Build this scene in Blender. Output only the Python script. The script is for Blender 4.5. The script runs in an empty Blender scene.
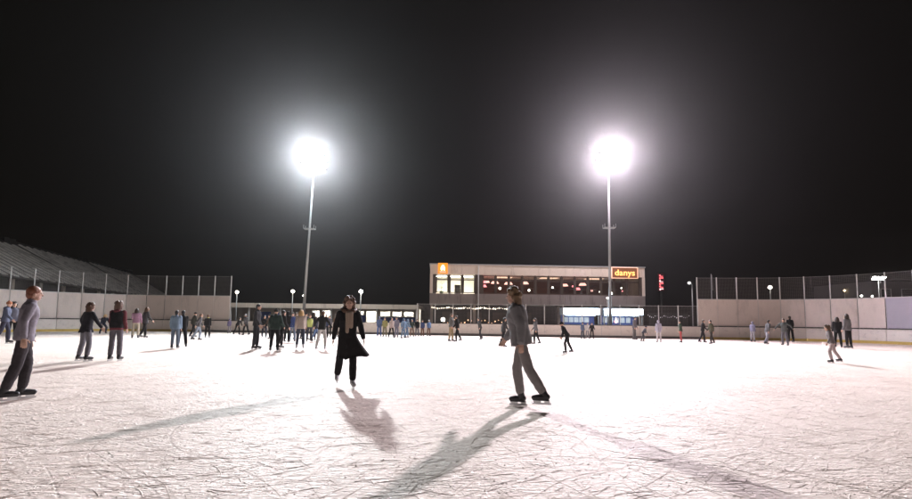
import bpy, bmesh, math, random
from mathutils import Vector, Matrix, noise as mnoise
random.seed(7)
S = bpy.context.scene
COL = S.collection
R = math.radians

# ------------------------------------------------------------------ camera
FPX, W0, H0 = 456.0, 912.0, 499.0
CAMZ = 1.31
PITCH, ROLL, SHIFT = R(4.5), R(0.67), 0.0383
_F = Vector((0, math.cos(PITCH), math.sin(PITCH)))
_U = Vector((0, -math.sin(PITCH), math.cos(PITCH)))
_X = Vector((1, 0, 0))
CX = _X * math.cos(ROLL) + _U * math.sin(ROLL)
CU = _U * math.cos(ROLL) - _X * math.sin(ROLL)
CAMLOC = Vector((0, 0, CAMZ))


def ray(px, py):
    a = (px - W0 / 2) / FPX
    b = (H0 / 2 - py) / FPX + SHIFT * W0 / FPX
    return CX * a + CU * b + _F


def P(px, py, Y):
    """point seen at a photo pixel, on the plane y = Y"""
    d = ray(px, py)
    return CAMLOC + d * (Y / d.y)


def G(px, py):
    """ground point seen at a photo pixel"""
    d = ray(px, py)
    return CAMLOC + d * (-CAMZ / d.z)


cd = bpy.data.cameras.new('camera')
cam = bpy.data.objects.new('camera', cd)
COL.objects.link(cam)
M3 = Matrix((CX, CU, -_F)).transposed()
cam.matrix_world = Matrix.Translation(CAMLOC) @ M3.to_4x4()
cd.sensor_width = 36
cd.sensor_fit = 'HORIZONTAL'
cd.lens = 36 * FPX / W0
cd.shift_y = SHIFT
cd.clip_start = 0.05
cd.clip_end = 2000
S.camera = cam


# ------------------------------------------------------------------ materials
def nodes_of(m):
    m.use_nodes = True
    return m.node_tree.nodes, m.node_tree.links


def mat(name, col, rough=0.7, var=0.15, scale=6.0, bump=0.0, bscale=40.0, metal=0.0, spec=0.4, stretch=None, marks=None):
    m = bpy.data.materials.new(name)
    n, l = nodes_of(m)
    b = n['Principled BSDF']
    b.inputs['Roughness'].default_value = rough
    b.inputs['Metallic'].default_value = metal
    b.inputs['Specular IOR Level'].default_value = spec
    tc = n.new('ShaderNodeTexCoord')
    mp = n.new('ShaderNodeMapping')
    l.new(tc.outputs['Object'], mp.inputs['Vector'])
    if stretch:
        mp.inputs['Scale'].default_value = stretch
    nz = n.new('ShaderNodeTexNoise')
    nz.inputs['Scale'].default_value = scale
    nz.inputs['Detail'].default_value = 6
    nz.inputs['Roughness'].default_value = 0.65
    l.new(mp.outputs[0], nz.inputs['Vector'])
    mx = n.new('ShaderNodeMix')
    mx.data_type = 'RGBA'
    c = col
    mx.inputs['A'].default_value = (c[0] * (1 - var), c[1] * (1 - var), c[2] * (1 - var), 1)
    mx.inputs['B'].default_value = (min(1, c[0] * (1 + var)), min(1, c[1] * (1 + var)), min(1, c[2] * (1 + var)), 1)
    l.new(nz.outputs['Fac'], mx.inputs['Factor'])
    l.new(mx.outputs['Result'], b.inputs['Base Color'])
    if marks:
        n3 = n.new('ShaderNodeTexNoise')
        n3.inputs['Scale'].default_value = marks[0]
        n3.inputs['Detail'].default_value = 5
        n3.inputs['Roughness'].default_value = .7
        gm = n.new('ShaderNodeNewGeometry')
        m3 = n.new('ShaderNodeMapping')
        m3.inputs['Scale'].default_value = marks[3]
        l.new(gm.outputs['Position'], m3.inputs['Vector'])
        l.new(m3.outputs[0], n3.inputs['Vector'])
        mr = n.new('ShaderNodeMapRange')
        mr.inputs['From Min'].default_value = marks[1]
        mr.inputs['From Max'].default_value = marks[1] + .1
        l.new(n3.outputs['Fac'], mr.inputs['Value'])
        mm = n.new('ShaderNodeMath')
        mm.operation = 'MULTIPLY'
        mm.inputs[1].default_value = marks[2]
        l.new(mr.outputs[0], mm.inputs[0])
        mk = n.new('ShaderNodeMix')
        mk.data_type = 'RGBA'
        mk.inputs['B'].default_value = (c[0] * .3, c[1] * .28, c[2] * .26, 1)
        l.new(mm.outputs[0], mk.inputs['Factor'])
        l.new(mx.outputs['Result'], mk.inputs['A'])
        l.new(mk.outputs['Result'], b.inputs['Base Color'])
    if bump:
        n2 = n.new('ShaderNodeTexNoise')
        n2.inputs['Scale'].default_value = bscale
        n2.inputs['Detail'].default_value = 4
        l.new(mp.outputs[0], n2.inputs['Vector'])
        bp = n.new('ShaderNodeBump')
        bp.inputs['Strength'].default_value = bump
        bp.inputs['Distance'].default_value = 0.02
        l.new(n2.outputs['Fac'], bp.inputs['Height'])
        l.new(bp.outputs[0], b.inputs['Normal'])
    return m


def emit(name, col, strength, sample=True, base=(0.8, 0.8, 0.8)):
    m = bpy.data.materials.new(name)
    n, l = nodes_of(m)
    b = n['Principled BSDF']
    b.inputs['Base Color'].default_value = (*base, 1)
    b.inputs['Emission Color'].default_value = (*col, 1)
    b.inputs['Emission Strength'].default_value = strength
    nz = n.new('ShaderNodeTexNoise')
    nz.inputs['Scale'].default_value = 3.0
    mr = n.new('ShaderNodeMapRange')
    mr.inputs['To Min'].default_value = strength * 0.85
    mr.inputs['To Max'].default_value = strength * 1.15
    l.new(nz.outputs['Fac'], mr.inputs['Value'])
    l.new(mr.outputs[0], b.inputs['Emission Strength'])
    if not sample:
        m.cycles.emission_sampling = 'NONE'
    return m


def glass_mat():
    m = bpy.data.materials.new('window_glass')
    n, l = nodes_of(m)
    n.clear()
    o = n.new('ShaderNodeOutputMaterial')
    t = n.new('ShaderNodeBsdfTransparent')
    t.inputs[0].default_value = (0.85, 0.88, 0.87, 1)
    g = n.new('ShaderNodeBsdfGlossy')
    g.inputs['Roughness'].default_value = 0.03
    f = n.new('ShaderNodeFresnel')
    f.inputs[0].default_value = 1.5
    nz = n.new('ShaderNodeTexNoise')
    nz.inputs['Scale'].default_value = 1.5
    bp = n.new('ShaderNodeBump')
    bp.inputs['Strength'].default_value = 0.03
    l.new(nz.outputs['Fac'], bp.inputs['Height'])
    l.new(bp.outputs[0], g.inputs['Normal'])
    mx = n.new('ShaderNodeMixShader')
    l.new(f.outputs[0], mx.inputs[0])
    l.new(t.outputs[0], mx.inputs[1])
    l.new(g.outputs[0], mx.inputs[2])
    l.new(mx.outputs[0], o.inputs['Surface'])
    return m


def net_mat():
    m = bpy.data.materials.new('net_mesh')
    n, l = nodes_of(m)
    n.clear()
    o = n.new('ShaderNodeOutputMaterial')
    t = n.new('ShaderNodeBsdfTransparent')
    d = n.new('ShaderNodeBsdfDiffuse')
    d.inputs[0].default_value = (0.16, 0.15, 0.14, 1)
    uv = n.new('ShaderNodeTexCoord')
    bt = n.new('ShaderNodeTexBrick')
    bt.inputs['Scale'].default_value = 1.0
    bt.inputs['Mortar Size'].default_value = 0.006
    bt.inputs['Brick Width'].default_value = 0.1
    bt.inputs['Row Height'].default_value = 0.1
    bt.offset = 0
    l.new(uv.outputs['UV'], bt.inputs['Vector'])
    mx = n.new('ShaderNodeMixShader')
    l.new(bt.outputs['Fac'], mx.inputs[0])
    l.new(t.outputs[0], mx.inputs[1])
    l.new(d.outputs[0], mx.inputs[2])
    l.new(mx.outputs[0], o.inputs['Surface'])
    return m


def ice_mat():
    m = bpy.data.materials.new('skated_ice')
    n, l = nodes_of(m)
    b = n['Principled BSDF']
    tc = n.new('ShaderNodeTexCoord')

    def noise(scale, detail=3, rough=.55, vec=None, dist=0.0):
        z = n.new('ShaderNodeTexNoise')
        z.inputs['Scale'].default_value = scale
        z.inputs['Detail'].default_value = detail
        z.inputs['Roughness'].default_value = rough
        z.inputs['Distortion'].default_value = dist
        l.new(vec or tc.outputs['Object'], z.inputs['Vector'])
        return z.outputs['Fac']

    def mapped(rot, sc, loc=(0, 0, 0)):
        mp = n.new('ShaderNodeMapping')
        mp.inputs['Rotation'].default_value = (0, 0, R(rot))
        mp.inputs['Scale'].default_value = sc
        mp.inputs['Location'].default_value = loc
        l.new(tc.outputs['Object'], mp.inputs['Vector'])
        return mp.outputs[0]

    def math_(op, a, bb=None, c=None):
        q = n.new('ShaderNodeMath')
        q.operation = op
        for i, v in enumerate((a, bb, c)):
            if v is None:
                continue
            if isinstance(v, (int, float)):
                q.inputs[i].default_value = v
            else:
                l.new(v, q.inputs[i])
        return q.outputs[0]

    def smooth(v, lo, hi, a=0.0, bb=1.0):
        mr = n.new('ShaderNodeMapRange')
        mr.interpolation_type = 'SMOOTHSTEP'
        mr.inputs['From Min'].default_value = lo
        mr.inputs['From Max'].default_value = hi
        mr.inputs['To Min'].default_value = a
        mr.inputs['To Max'].default_value = bb
        l.new(v, mr.inputs['Value'])
        return mr.outputs[0]

    # curved skate tracks: contour lines of slow noise fields
    tracks = None
    for (sc, K, wd, off, rot, st) in ((.07, 60, .030, 0, 0, (1, 1, 1)), (.05, 90, .032, 31, 40, (1, 1.4, 1)),
                                      (.09, 50, .024, 77, -35, (1.4, 1, 1)), (.045, 100, .034, 120, 80, (1, 1.5, 1))):
        v = noise(sc, 0.0, .4, mapped(rot, st, (off, off * .7, 0)))
        f = math_('FRACT', math_('MULTIPLY', v, K))
        d = math_('ABSOLUTE', math_('SUBTRACT', f, .5))
        ln = smooth(d, 0.0, wd, 1.0, 0.0)
        # broken up so no track runs for ever
        brk = smooth(noise(.55, 2, .5, mapped(rot, (1, 1, 1), (off + 9, 3, 0))), .47, .58)
        ln = math_('MULTIPLY', ln, brk)
        tracks = ln if tracks is None else math_('MAXIMUM', tracks, ln)
    # chips and shavings of snow, drawn out in a few directions
    chips = None
    for (rot, st, sc, off) in ((100, (1, 3.2, 1), 5.0, 3), (68, (1, 3.8, 1), 6.5, 17), (130, (1, 3.5, 1), 6.0, 41), (20, (1, 2.4, 1), 7.5, 63)):
        v = noise(sc, 3, .6, mapped(rot, st, (off, off, 0)), .6)
        v = smooth(v, .5, .68)
        chips = v if chips is None else math_('MAXIMUM', chips, v)
    fine = noise(26, 4, .7)
    broad = noise(.5, 4, .6)
    rel = smooth(broad, .3, .65, .35, 1.0)
    h = math_('MULTIPLY', chips, math_('MULTIPLY', rel, .75))
    h = math_('ADD', h, math_('MULTIPLY', fine, .28))
    h = math_('SUBTRACT', h, math_('MULTIPLY', tracks, .16))
    bp = n.new('ShaderNodeBump')
    bp.inputs['Strength'].default_value = 0.9
    bp.inputs['Distance'].default_value = 0.017
    l.new(h, bp.inputs['Height'])
    l.new(bp.outputs[0], b.inputs['Normal'])
    # snow dust over bare ice
    bare = n.new('ShaderNodeMix')
    bare.data_type = 'RGBA'
    bare.inputs['A'].default_value = (0.76, 0.62, 0.54, 1)
    bare.inputs['B'].default_value = (0.93, 0.80, 0.715, 1)
    k = smooth(math_('ADD', math_('MULTIPLY', chips, .4), math_('MULTIPLY', noise(1.3, 5, .7), .8)), .25, .62)
    l.new(k, bare.inputs['Factor'])
    dk = n.new('ShaderNodeMix')
    dk.data_type = 'RGBA'
    dk.inputs['B'].default_value = (0.52, 0.42, 0.37, 1)
    l.new(math_('MULTIPLY', tracks, .25), dk.inputs['Factor'])
    l.new(bare.outputs['Result'], dk.inputs['A'])
    l.new(dk.outputs['Result'], b.inputs['Base Color'])
    b.inputs['Roughness'].default_value = .62
    b.inputs['Specular IOR Level'].default_value = .25
    return m


def cloth(name, c, bump=0.5):
    return mat(name, c, .85, .22, 9, bump, 14, spec=.15)


MAT = {}


def cm(c, kind='cloth'):
    k = (kind, tuple(round(v, 3) for v in c))
    if k not in MAT:
        if kind == 'hair':
            MAT[k] = mat('hair', c, .45, .4, 60, .6, 90, spec=.4, stretch=(1, 1, .12))
        else:
            lum = .3 * c[0] + .6 * c[1] + .1 * c[2]
            MAT[k] = cloth('woven_cloth', tuple((lum + (v - lum) * .72) * .78 for v in c))
    return MAT[k]


SKIN = mat('skin', (.52, .33, .25), .55, .08, 20, .05, 90)
EYE = mat('eye_dark', (.03, .025, .02), .2, .1)
LIP = mat('lip', (.40, .16, .14), .5, .1)
BOOTB = mat('skate_leather_black', (.03, .03, .033), .4, .2, 12, .2, 60)
BOOTW = mat('skate_leather_grey', (.42, .42, .43), .45, .15, 12, .2, 60)
STEEL = mat('steel_blade', (.55, .56, .58), .25, .1, metal=1)
GALV = mat('galvanised_steel', (.42, .42, .41), .5, .15, 3, .1, 30, metal=.35)
PALE = mat('pale_paint', (.62, .60, .57), .5, .12, 2)
BOARD = mat('white_board_plastic', (.84, .77, .71), .35, .10, 1.3, .05, 8, stretch=(1, 1, .4), marks=(2.4, .55, .22, (1, 1, 1.6)))
PANEL = mat('cloudy_polycarbonate', (.76, .66, .60), .30, .14, .9, .06, 5, stretch=(1, 1, .35), marks=(1.2, .52, .16, (1, 1, .35)))
PANELC = mat('violet_polycarbonate', (.44, .41, .47), .22, .12, .9, .06, 5)
YELLOW = mat('yellow_kick_plate', (.72, .52, .14), .5, .25, 3)
DARKRAIL = mat('dark_rail', (.05, .045, .04), .5, .2)
SEAM = mat('seam_steel', (.14, .13, .12), .5, .2)
CONC = mat('painted_concrete', (.42, .35, .29), .8, .14, 1.2, .25, 12, stretch=(1, 1, .5))
FASC = mat('facade_panel', (.74, .63, .52), .7, .12, .8, .15, 10, stretch=(1, 1, .5), marks=(1.0, .54, .3, (1.6, 1.6, .3)))
SPAN = mat('darker_spandrel', (.27, .225, .20), .8, .14, .8, .2, 10, stretch=(1, 1, .5), marks=(1.1, .52, .4, (1.8, 1.8, .3)))  # darker tone than the parapet panels
BRN = mat('brown_window_frame', (.07, .05, .035), .5, .2, 4)
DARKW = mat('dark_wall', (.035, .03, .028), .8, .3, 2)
ASPH = mat('asphalt', (.05, .05, .05), .9, .25, 3, .3, 50)
CEIL = mat('room_plaster', (.72, .68, .62), .8, .06, 2)
WOOD = mat('bar_wood', (.13, .06, .04), .5, .35, 3, .2, 20, stretch=(.3, 1, 3))
BLUE = mat('blue_door_paint', (.04, .07, .24), .5, .2, 2)
RIB = mat('lit_roof_rib', (.80, .76, .70), .5, .2, .5, marks=(.7, .5, .5, (1, 1, 1)))  # light catching the ribs is put into this pale tone
ROOF = mat('shaded_metal_roof', (.13, .12, .11), .6, .25, .7, .2, 6)  # shadow between the ribs is put into this dark sheet colour
GLASS = glass_mat()
NET = net_mat()


# ------------------------------------------------------------------ geometry helpers
def link(o, parent=None):
    COL.objects.link(o)
    if parent is not None:
        o.parent = parent
    return o


def obj(name, bm, m, parent=None, smooth=False, loc=None):
    me = bpy.data.meshes.new(name)
    bm.normal_update()
    bm.to_mesh(me)
    bm.free()
    if smooth:
        for p in me.polygons:
            p.use_smooth = True
    for k in (m if isinstance(m, (list, tuple)) else [m]):
        me.materials.append(k)
    o = bpy.data.objects.new(name, me)
    if loc is not None:
        o.location = loc
    return link(o, parent)


def tag(o, label, cat, group=None):
    o['label'] = label
    o['category'] = cat
    if group:
        o['group'] = group
    return o


def empty(name, loc=(0, 0, 0), rz=0.0):
    o = bpy.data.objects.new(name, None)
    o.empty_display_size = .2
    o.location = loc
    o.rotation_euler = (0, 0, rz)
    return link(o)


def box(bm, x0, y0, z0, x1, y1, z1, M=None, bev=0.0):
    r = bmesh.ops.create_cube(bm, size=1.0)
    vs = r['verts']
    sx, sy, sz = x1 - x0, y1 - y0, z1 - z0
    for v in vs:
        v.co = Vector((v.co.x * sx + (x0 + x1) / 2, v.co.y * sy + (y0 + y1) / 2, v.co.z * sz + (z0 + z1) / 2))
    if bev:
        es = list({e for v in vs for e in v.link_edges})
        rr = bmesh.ops.bevel(bm, geom=es, offset=bev, segments=2, affect='EDGES', profile=.6)
        vs = list({v for f in rr['faces'] for v in f.verts} | {v for v in vs if v.is_valid})
    if M is not None:
        for v in vs:
            v.co = M @ v.co
    return bm


def cap(bm, p0, r0, p1, r1, seg=12):
    """tapered tube with round ends"""
    p0, p1 = Vector(p0), Vector(p1)
    d = p1 - p0
    L = d.length
    if L < 1e-6:
        d = Vector((0, 0, 1))
    q = d.normalized().to_track_quat('Z', 'Y').to_matrix()
    rings = []
    for a in (-80, -50, -20):
        rings.append((r0 * math.sin(R(a)), r0 * math.cos(R(a))))
    rings.append((0, r0))
    rings.append((L, r1))
    for a in (20, 50, 80):
        rings.append((L + r1 * math.sin(R(a)), r1 * math.cos(R(a))))
    prev = None
    first = None
    for z, r in rings:
        vs = [bm.verts.new(p0 + q @ Vector((r * math.cos(2 * math.pi * i / seg), r * math.sin(2 * math.pi * i / seg), z))) for i in range(seg)]
        if prev:
            for i in range(seg):
                bm.faces.new((prev[i], prev[(i + 1) % seg], vs[(i + 1) % seg], vs[i]))
        else:
            first = vs
        prev = vs
    bm.faces.new(prev)
    bm.faces.new(list(reversed(first)))


def tube(bm, p0, r0, p1, r1, seg=12):
    p0, p1 = Vector(p0), Vector(p1)
    d = p1 - p0
    q = d.normalized().to_track_quat('Z', 'Y').to_matrix()
    a = [bm.verts.new(p0 + q @ Vector((r0 * math.cos(2 * math.pi * i / seg), r0 * math.sin(2 * math.pi * i / seg), 0))) for i in range(seg)]
    b = [bm.verts.new(p1 + q @ Vector((r1 * math.cos(2 * math.pi * i / seg), r1 * math.sin(2 * math.pi * i / seg), 0))) for i in range(seg)]
    for i in range(seg):
        bm.faces.new((a[i], a[(i + 1) % seg], b[(i + 1) % seg], b[i]))
    bm.faces.new(list(reversed(a)))
    bm.faces.new(b)


def ell(bm, c, rad, M=None, seg=16):
    r = bmesh.ops.create_uvsphere(bm, u_segments=seg, v_segments=max(8, seg // 2 + 2), radius=1.0)
    c = Vector(c)
    for v in r['verts']:
        q = Vector((v.co.x * rad[0], v.co.y * rad[1], v.co.z * rad[2]))
        if M is not None:
            q = M @ q
        v.co = q + c


def loft(bm, T, rows, grow=0.0, seg=20, e=2.4):
    """closed trunk lofted through (z, half width, half depth, y shift) rows"""
    prev = None
    first = None
    for (z, a, b, y0) in rows:
        a += grow
        b += grow
        vs = []
        for k in range(seg):
            t = 2 * math.pi * k / seg
            c_, s_ = math.cos(t), math.sin(t)
            x = a * math.copysign(abs(c_) ** (2 / e), c_)
            y = b * math.copysign(abs(s_) ** (2 / e), s_)
            vs.append(bm.verts.new(T(x, y + y0, z)))
        if prev:
            for k in range(seg):
                bm.faces.new((prev[k], prev[(k + 1) % seg], vs[(k + 1) % seg], vs[k]))
        else:
            first = vs
        prev = vs
    bm.faces.new(prev)
    bm.faces.new(list(reversed(first)))


TRUNK = [(.885, .13, .095, 0), (.93, .158, .112, .005), (1.0, .152, .106, .004), (1.10, .132, .094, 0), (1.20, .140, .098, -.004),
         (1.30, .158, .108, -.006), (1.37, .160, .100, 0), (1.425, .128, .082, .004), (1.46, .078, .064, .006), (1.48, .055, .055, .006)]

BAKE = []
FOLD = set()


def voxel(o, size, it=2, fac=.5):
    r = o.modifiers.new('r', 'REMESH')
    r.mode = 'VOXEL'
    r.voxel_size = size
    r.use_smooth_shade = True
    s = o.modifiers.new('s', 'SMOOTH')
    s.factor = fac
    s.iterations = it
    BAKE.append(o)


# ------------------------------------------------------------------ people
def D(fwd, out, side):
    f, o = R(fwd), R(out)
    return Vector((side * math.sin(o), -math.sin(f) * math.cos(o), -math.cos(f) * math.cos(o)))


POSES = {
    'skim': dict(lean=5, legs=((8, 1, 14), (-7, 2, 8)), arms=((2, 13, 14), (-10, 16, 18))),
    'stand': dict(lean=3, legs=((3, 4, 4), (-2, 5, 3)), arms=((4, 7, 18), (2, 7, 22))),
    'sweep': dict(lean=9, legs=((12, 2, 20), (-17, 6, 14)), arms=((16, 16, 24), (-16, 16, 20))),
    'glide': dict(lean=12, legs=((16, 4, 26), (-14, 9, 18)), arms=((12, 20, 28), (-18, 18, 14))),
    'push': dict(lean=14, legs=((14, 3, 22), (-20, 14, 14)), arms=((24, 26, 35), (-26, 24, 20))),
    'walk': dict(lean=5, legs=((14, 4, 12), (-12, 4, 14)), arms=((-14, 6, 18), (18, 6, 26))),
    'wide': dict(lean=6, legs=((4, 14, 10), (2, 12, 12)), arms=((10, 42, 20), (8, 38, 22))),
    'out': dict(lean=7, legs=((6, 8, 10), (-6, 8, 10)), arms=((8, 58, 12), (12, 50, 16))),
    'pockets': dict(lean=1, legs=((2, 6, 4), (-3, 5, 4)), arms=((-8, 16, 58), (-8, 16, 56))),
    'crouch': dict(lean=36, legs=((48, 8, 78), (40, 9, 70)), arms=((48, 14, 30), (44, 16, 36))),
    'reach': dict(lean=6, legs=((6, 5, 8), (-6, 6, 6)), arms=((55, 10, 28), (6, 10, 24))),
    'phone': dict(lean=4, legs=((2, 4, 4), (-2, 4, 4)), arms=((22, 8, 95), (24, 8, 90))),
    'bend': dict(lean=30, legs=((18, 6, 26), (-8, 8, 16)), arms=((30, 12, 20), (26, 16, 28))),
}


def person(label, px, fy, hy, face, pose='stand', top=(.03, .03, .035), bottom=(.03, .03, .04), hair='short',
           hairc=(.03, .02, .015), long=0.0, puff=.0, vest=None, scarf=None, fur=None, boots='b', flare=None,
           mirror=False, group=None, gloves=None, Y=None, H=None, collar=None, skirt=None, turn=0, trim=None):
    g = G(px, fy)
    lim = 39.2 - .09 * g.x - .8
    if Y is None:
        Y = min(g.y, lim)
    pos = P(px, fy, Y)
    tot = H or max(1.15, min(1.92, (fy - hy) * Y / FPX))
    sc = (tot - .055) / 1.75
    hs = 1.0 + max(0, (1.6 - tot)) * .35       # children carry bigger heads
    ppm = FPX / Y
    vb, vc = (.0065, .011) if ppm > 40 else ((.009, .015) if ppm > 22 else (.0135, .019))
    p = dict(POSES[pose])
    rnd = random.Random(int(px * 31 + fy * 7))
    legs = [tuple(a + rnd.uniform(-2, 2) for a in t) for t in p['legs']]
    arms = [tuple(a + rnd.uniform(-4, 4) for a in t) for t in p['arms']]
    if mirror:
        legs.reverse()
        arms.reverse()
    ln = R(p['lean'])
    Rt = Matrix.Rotation(ln, 3, 'X')            # leans the front (-Y) forward

    hip = Vector((0, 0, .93))

    def T(x, y, z):
        return hip + Rt @ Vector((x, y, z - .93))
    J = {}
    lowest = 9
    for i, side in enumerate((1, -1)):
        f, o, k = legs[i]
        h = hip + Vector((side * .09, 0, -.02))
        kn = h + D(f, o, side) * .43
        an = kn + D(f - k, o * .6, side) * .42
        J[i] = [h, kn, an]
        lowest = min(lowest, an.z)
    dz = .145 / sc * sc - lowest if False else (.078 + .065) - lowest
    foot = Vector((0, -1, 0))
    for i, side in enumerate((1, -1)):
        sh = T(side * .165, 0, 1.42)
        f, o, e = arms[i]
        el_ = sh + (Rt @ D(f, o, side)) * .28
        wr = el_ + (Rt @ D(f + e, o * .55, side)) * .25
        J[i] += [sh, el_, wr]
    head = T(0, -.015, 1.625) + Vector((0, -.01, 0))
    if abs(p['lean']) > 20:
        head = T(0, .03, 1.60)
    Rh = Matrix.Rotation(R(turn), 3, 'Z') @ Matrix.Rotation(ln * .35, 3, 'X')

    def HP(x, y, z):
        return head + Rh @ (Vector((x, y, z)) * hs)
    for i in (0, 1):
        J[i] = [v + Vector((0, 0, dz)) for v in J[i]]
    up = Vector((0, 0, dz))
    head = head + up
    hip_ = hip + up
    T0 = T

    def T(x, y, z):
        return T0(x, y, z) + up

    # ---- body: one continuous skin surface
    bm = bmesh.new()
    loft(bm, T, TRUNK)
    cap(bm, T(0, .005, 1.40), .062, head + Rh @ Vector((0, .01, -.05)), .052)
    ell(bm, HP(0, .008, .012), (.073 * hs, .092 * hs, .105 * hs), Rh)
    ell(bm, HP(0, -.022, -.048), (.052 * hs, .058 * hs, .062 * hs), Rh)
    cap(bm, HP(0, -.080, .008), .010 * hs, HP(0, -.097, -.020), .014 * hs, 8)
    for s in (-1, 1):
        ell(bm, HP(s * .074, .008, -.012), (.012, .020, .030), Rh, 10)
        ell(bm, HP(s * .030, -.072, .022), (.022, .016, .010), Rh, 8)
    fr = Matrix.Rotation(0, 3, 'Z')
    for i, side in enumerate((1, -1)):
        h, kn, an, sh, el_, wr = J[i]
        cap(bm, h, .082, kn, .054)
        cap(bm, kn, .053, kn + (an - kn) * .35, .055)
        cap(bm, kn + (an - kn) * .35, .055, an, .036)
        cap(bm, an + Vector((0, .03, -.035)), .036, an + Vector((side * .02, -.14, -.045)), .030)
        cap(bm, sh, .052, el_, .040)
        cap(bm, el_, .040, wr, .028)
        # hand
        d = (wr - el_).normalized()
        inward = Vector((-side, 0, 0))
        nrm = (inward - d * inward.dot(d)).normalized()     # palm normal
        wdt = d.cross(nrm).normalized()
        if wdt.y > 0:
            wdt = -wdt                                       # thumb side = front
        Mh = Matrix((wdt, nrm, d)).transposed()
        pc = wr + d * .055
        ell(bm, pc, (.040, .017, .052), Mh, 12)
        for k, (off, L) in enumerate(((.030, .070), (.010, .078), (-.011, .073), (-.031, .058))):
            b0 = wr + d * .090 + wdt * off
            m1 = b0 + (d * .93 + nrm * .25 + wdt * off * 1.5).normalized() * (L * .5)
            m2 = m1 + (d * .72 + nrm * .62).normalized() * (L * .5)
            cap(bm, b0 - d * .02, .0092, m1, .0088, 7)
            cap(bm, m1, .0088, m2, .0076, 7)
        t0 = wr + d * .03 + wdt * .028
        t1 = t0 + (d * .55 + wdt * .8 + nrm * .25).normalized() * .040
        t2 = t1 + (d * .85 + wdt * .35 + nrm * .3).normalized() * .032
        cap(bm, t0, .012, t1, .010, 7)
        cap(bm, t1, .010, t2, .0085, 7)
    root = obj('person', bm, SKIN if gloves is None else SKIN, None)
    voxel(root, vb, 1, .3)
    root.location = (pos.x, pos.y, 0.004)
    root.scale = (sc, sc, sc)
    root.rotation_euler = (0, 0, R(face))
    tag(root, label, 'person', group)

    # ---- trousers
    bm = bmesh.new()
    ell(bm, T(0, 0, .95), (.180, .135, .13), Rt)
    bw = .018 if hair.startswith('long') else .028
    for i, side in enumerate((1, -1)):
        h, kn, an = J[i][:3]
        cap(bm, h, .093, kn, .062 + bw * .5)
        cap(bm, kn, .062 + bw * .5, kn + (an - kn) * .35, .06 + bw * .6)
        cap(bm, kn + (an - kn) * .35, .06 + bw * .6, an + (kn - an) * .18, .048 + bw * .7)
    o = obj('trousers', bm, cm(bottom), root)
    voxel(o, vc, 2)
    if ppm > 24:
        FOLD.add(o)
    # ---- jacket
    bm = bmesh.new()
    pf = .026 + puff
    loft(bm, T, [(.865, .158, .112, 0)] + [(z, max(a, .145 if z < 1.4 else a), b, y) for z, a, b, y in TRUNK[1:]], pf)
    cap(bm, T(0, .005, 1.40), .085, T(0, -.0, 1.50), .070)          # collar
    for i, side in enumerate((1, -1)):
        sh, el_, wr = J[i][3:6]
        cap(bm, sh, .056 + pf * .6, el_, .046 + pf * .55)
        cap(bm, el_, .046 + pf * .55, wr - (wr - el_) * .06, .034 + pf * .45)
    if hair == 'hood':
        ell(bm, HP(0, .018, .012) + up * 0, (.098 * hs, .108 * hs, .130 * hs), Rh)
    elif hair != 'none' and not hair.startswith('long') and rnd.random() < .5:
        ell(bm, T(0, .085, 1.44), (.10, .06, .075), Rt)              # hood lying on the back
    o = obj('jacket', bm, cm(top), root)
    voxel(o, vc, 2)
    if ppm > 24:
        FOLD.add(o)
    if long > 0:                       # coat skirt, hollow, with folds
        bm = bmesh.new()
        seg, rows = 40, 7
        for inner in (0, 1):
            gr = []
            for r_ in range(rows + 1):
                t = r_ / rows
                ring = []
                for k in range(seg):
                    a = 2 * math.pi * k / seg
                    fold = 1 + .07 * t * math.sin(7 * a + rnd.random() * .3)
                    rx = (.180 + .015 * t) * fold - inner * .012
                    ry = (.135 + .05 * t) * fold - inner * .012
                    q = Vector((rx * math.cos(a), ry * math.sin(a), 0))
                    if flare:
                        w = max(0, math.cos(a - R(flare[0]))) ** 2.2
                        q += Vector((math.cos(R(flare[0])), math.sin(R(flare[0])), 0)) * (flare[1] * w * t ** 1.3)
                        q.z += flare[1] * .22 * w * t
                    q.z += .018 * t * math.sin(5 * a + 1) + .01 * t * math.sin(11 * a)
                    ring.append(bm.verts.new(hip_ + Vector((0, 0, .06 - long * t)) + q))
                gr.append(ring)
            for r_ in range(rows):
                for k in range(seg):
                    f = (gr[r_][k], gr[r_][(k + 1) % seg], gr[r_ + 1][(k + 1) % seg], gr[r_ + 1][k])
                    bm.faces.new(f if inner else tuple(reversed(f)))
            if inner == 0:
                lastring = gr[-1]
                topring = gr[0]
            else:
                for k in range(seg):
                    bm.faces.new((lastring[k], lastring[(k + 1) % seg], gr[-1][(k + 1) % seg], gr[-1][k]))
                    bm.faces.new((topring[(k + 1) % seg], topring[k], gr[0][k], gr[0][(k + 1) % seg]))
        obj('coat_skirt', bm, cm(skirt or top), root, True)
    if vest:
        bm = bmesh.new()
        q = pf + .02
        loft(bm, T, [(.93, .145, .105, 0)] + [(z, max(a, .148 if z < 1.4 else a), b, y) for z, a, b, y in TRUNK[2:]], q)
        o = obj('vest', bm, cm(vest), root)
        voxel(o, vc, 2)
    if scarf:
        bm = bmesh.new()
        for k in range(12):
            a, b2 = 2 * math.pi * k / 12, 2 * math.pi * (k + 1) / 12
            cap(bm, T(.085 * math.cos(a), .075 * math.sin(a) - .01, 1.475), .032, T(.085 * math.cos(b2), .075 * math.sin(b2) - .01, 1.475), .032, 8)
        if fur:
            cap(bm, T(-.035, -.115, 1.44), .045, T(-.03, -.135, 1.08), .034, 10)
            cap(bm, T(.035, -.115, 1.44), .045, T(.045, -.135, 1.18), .038, 10)
        else:
            cap(bm, T(.03, -.13, 1.45), .028, T(.05, -.155, 1.22), .026, 8)
        o = obj('scarf', bm, cm(scarf), root)
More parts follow.
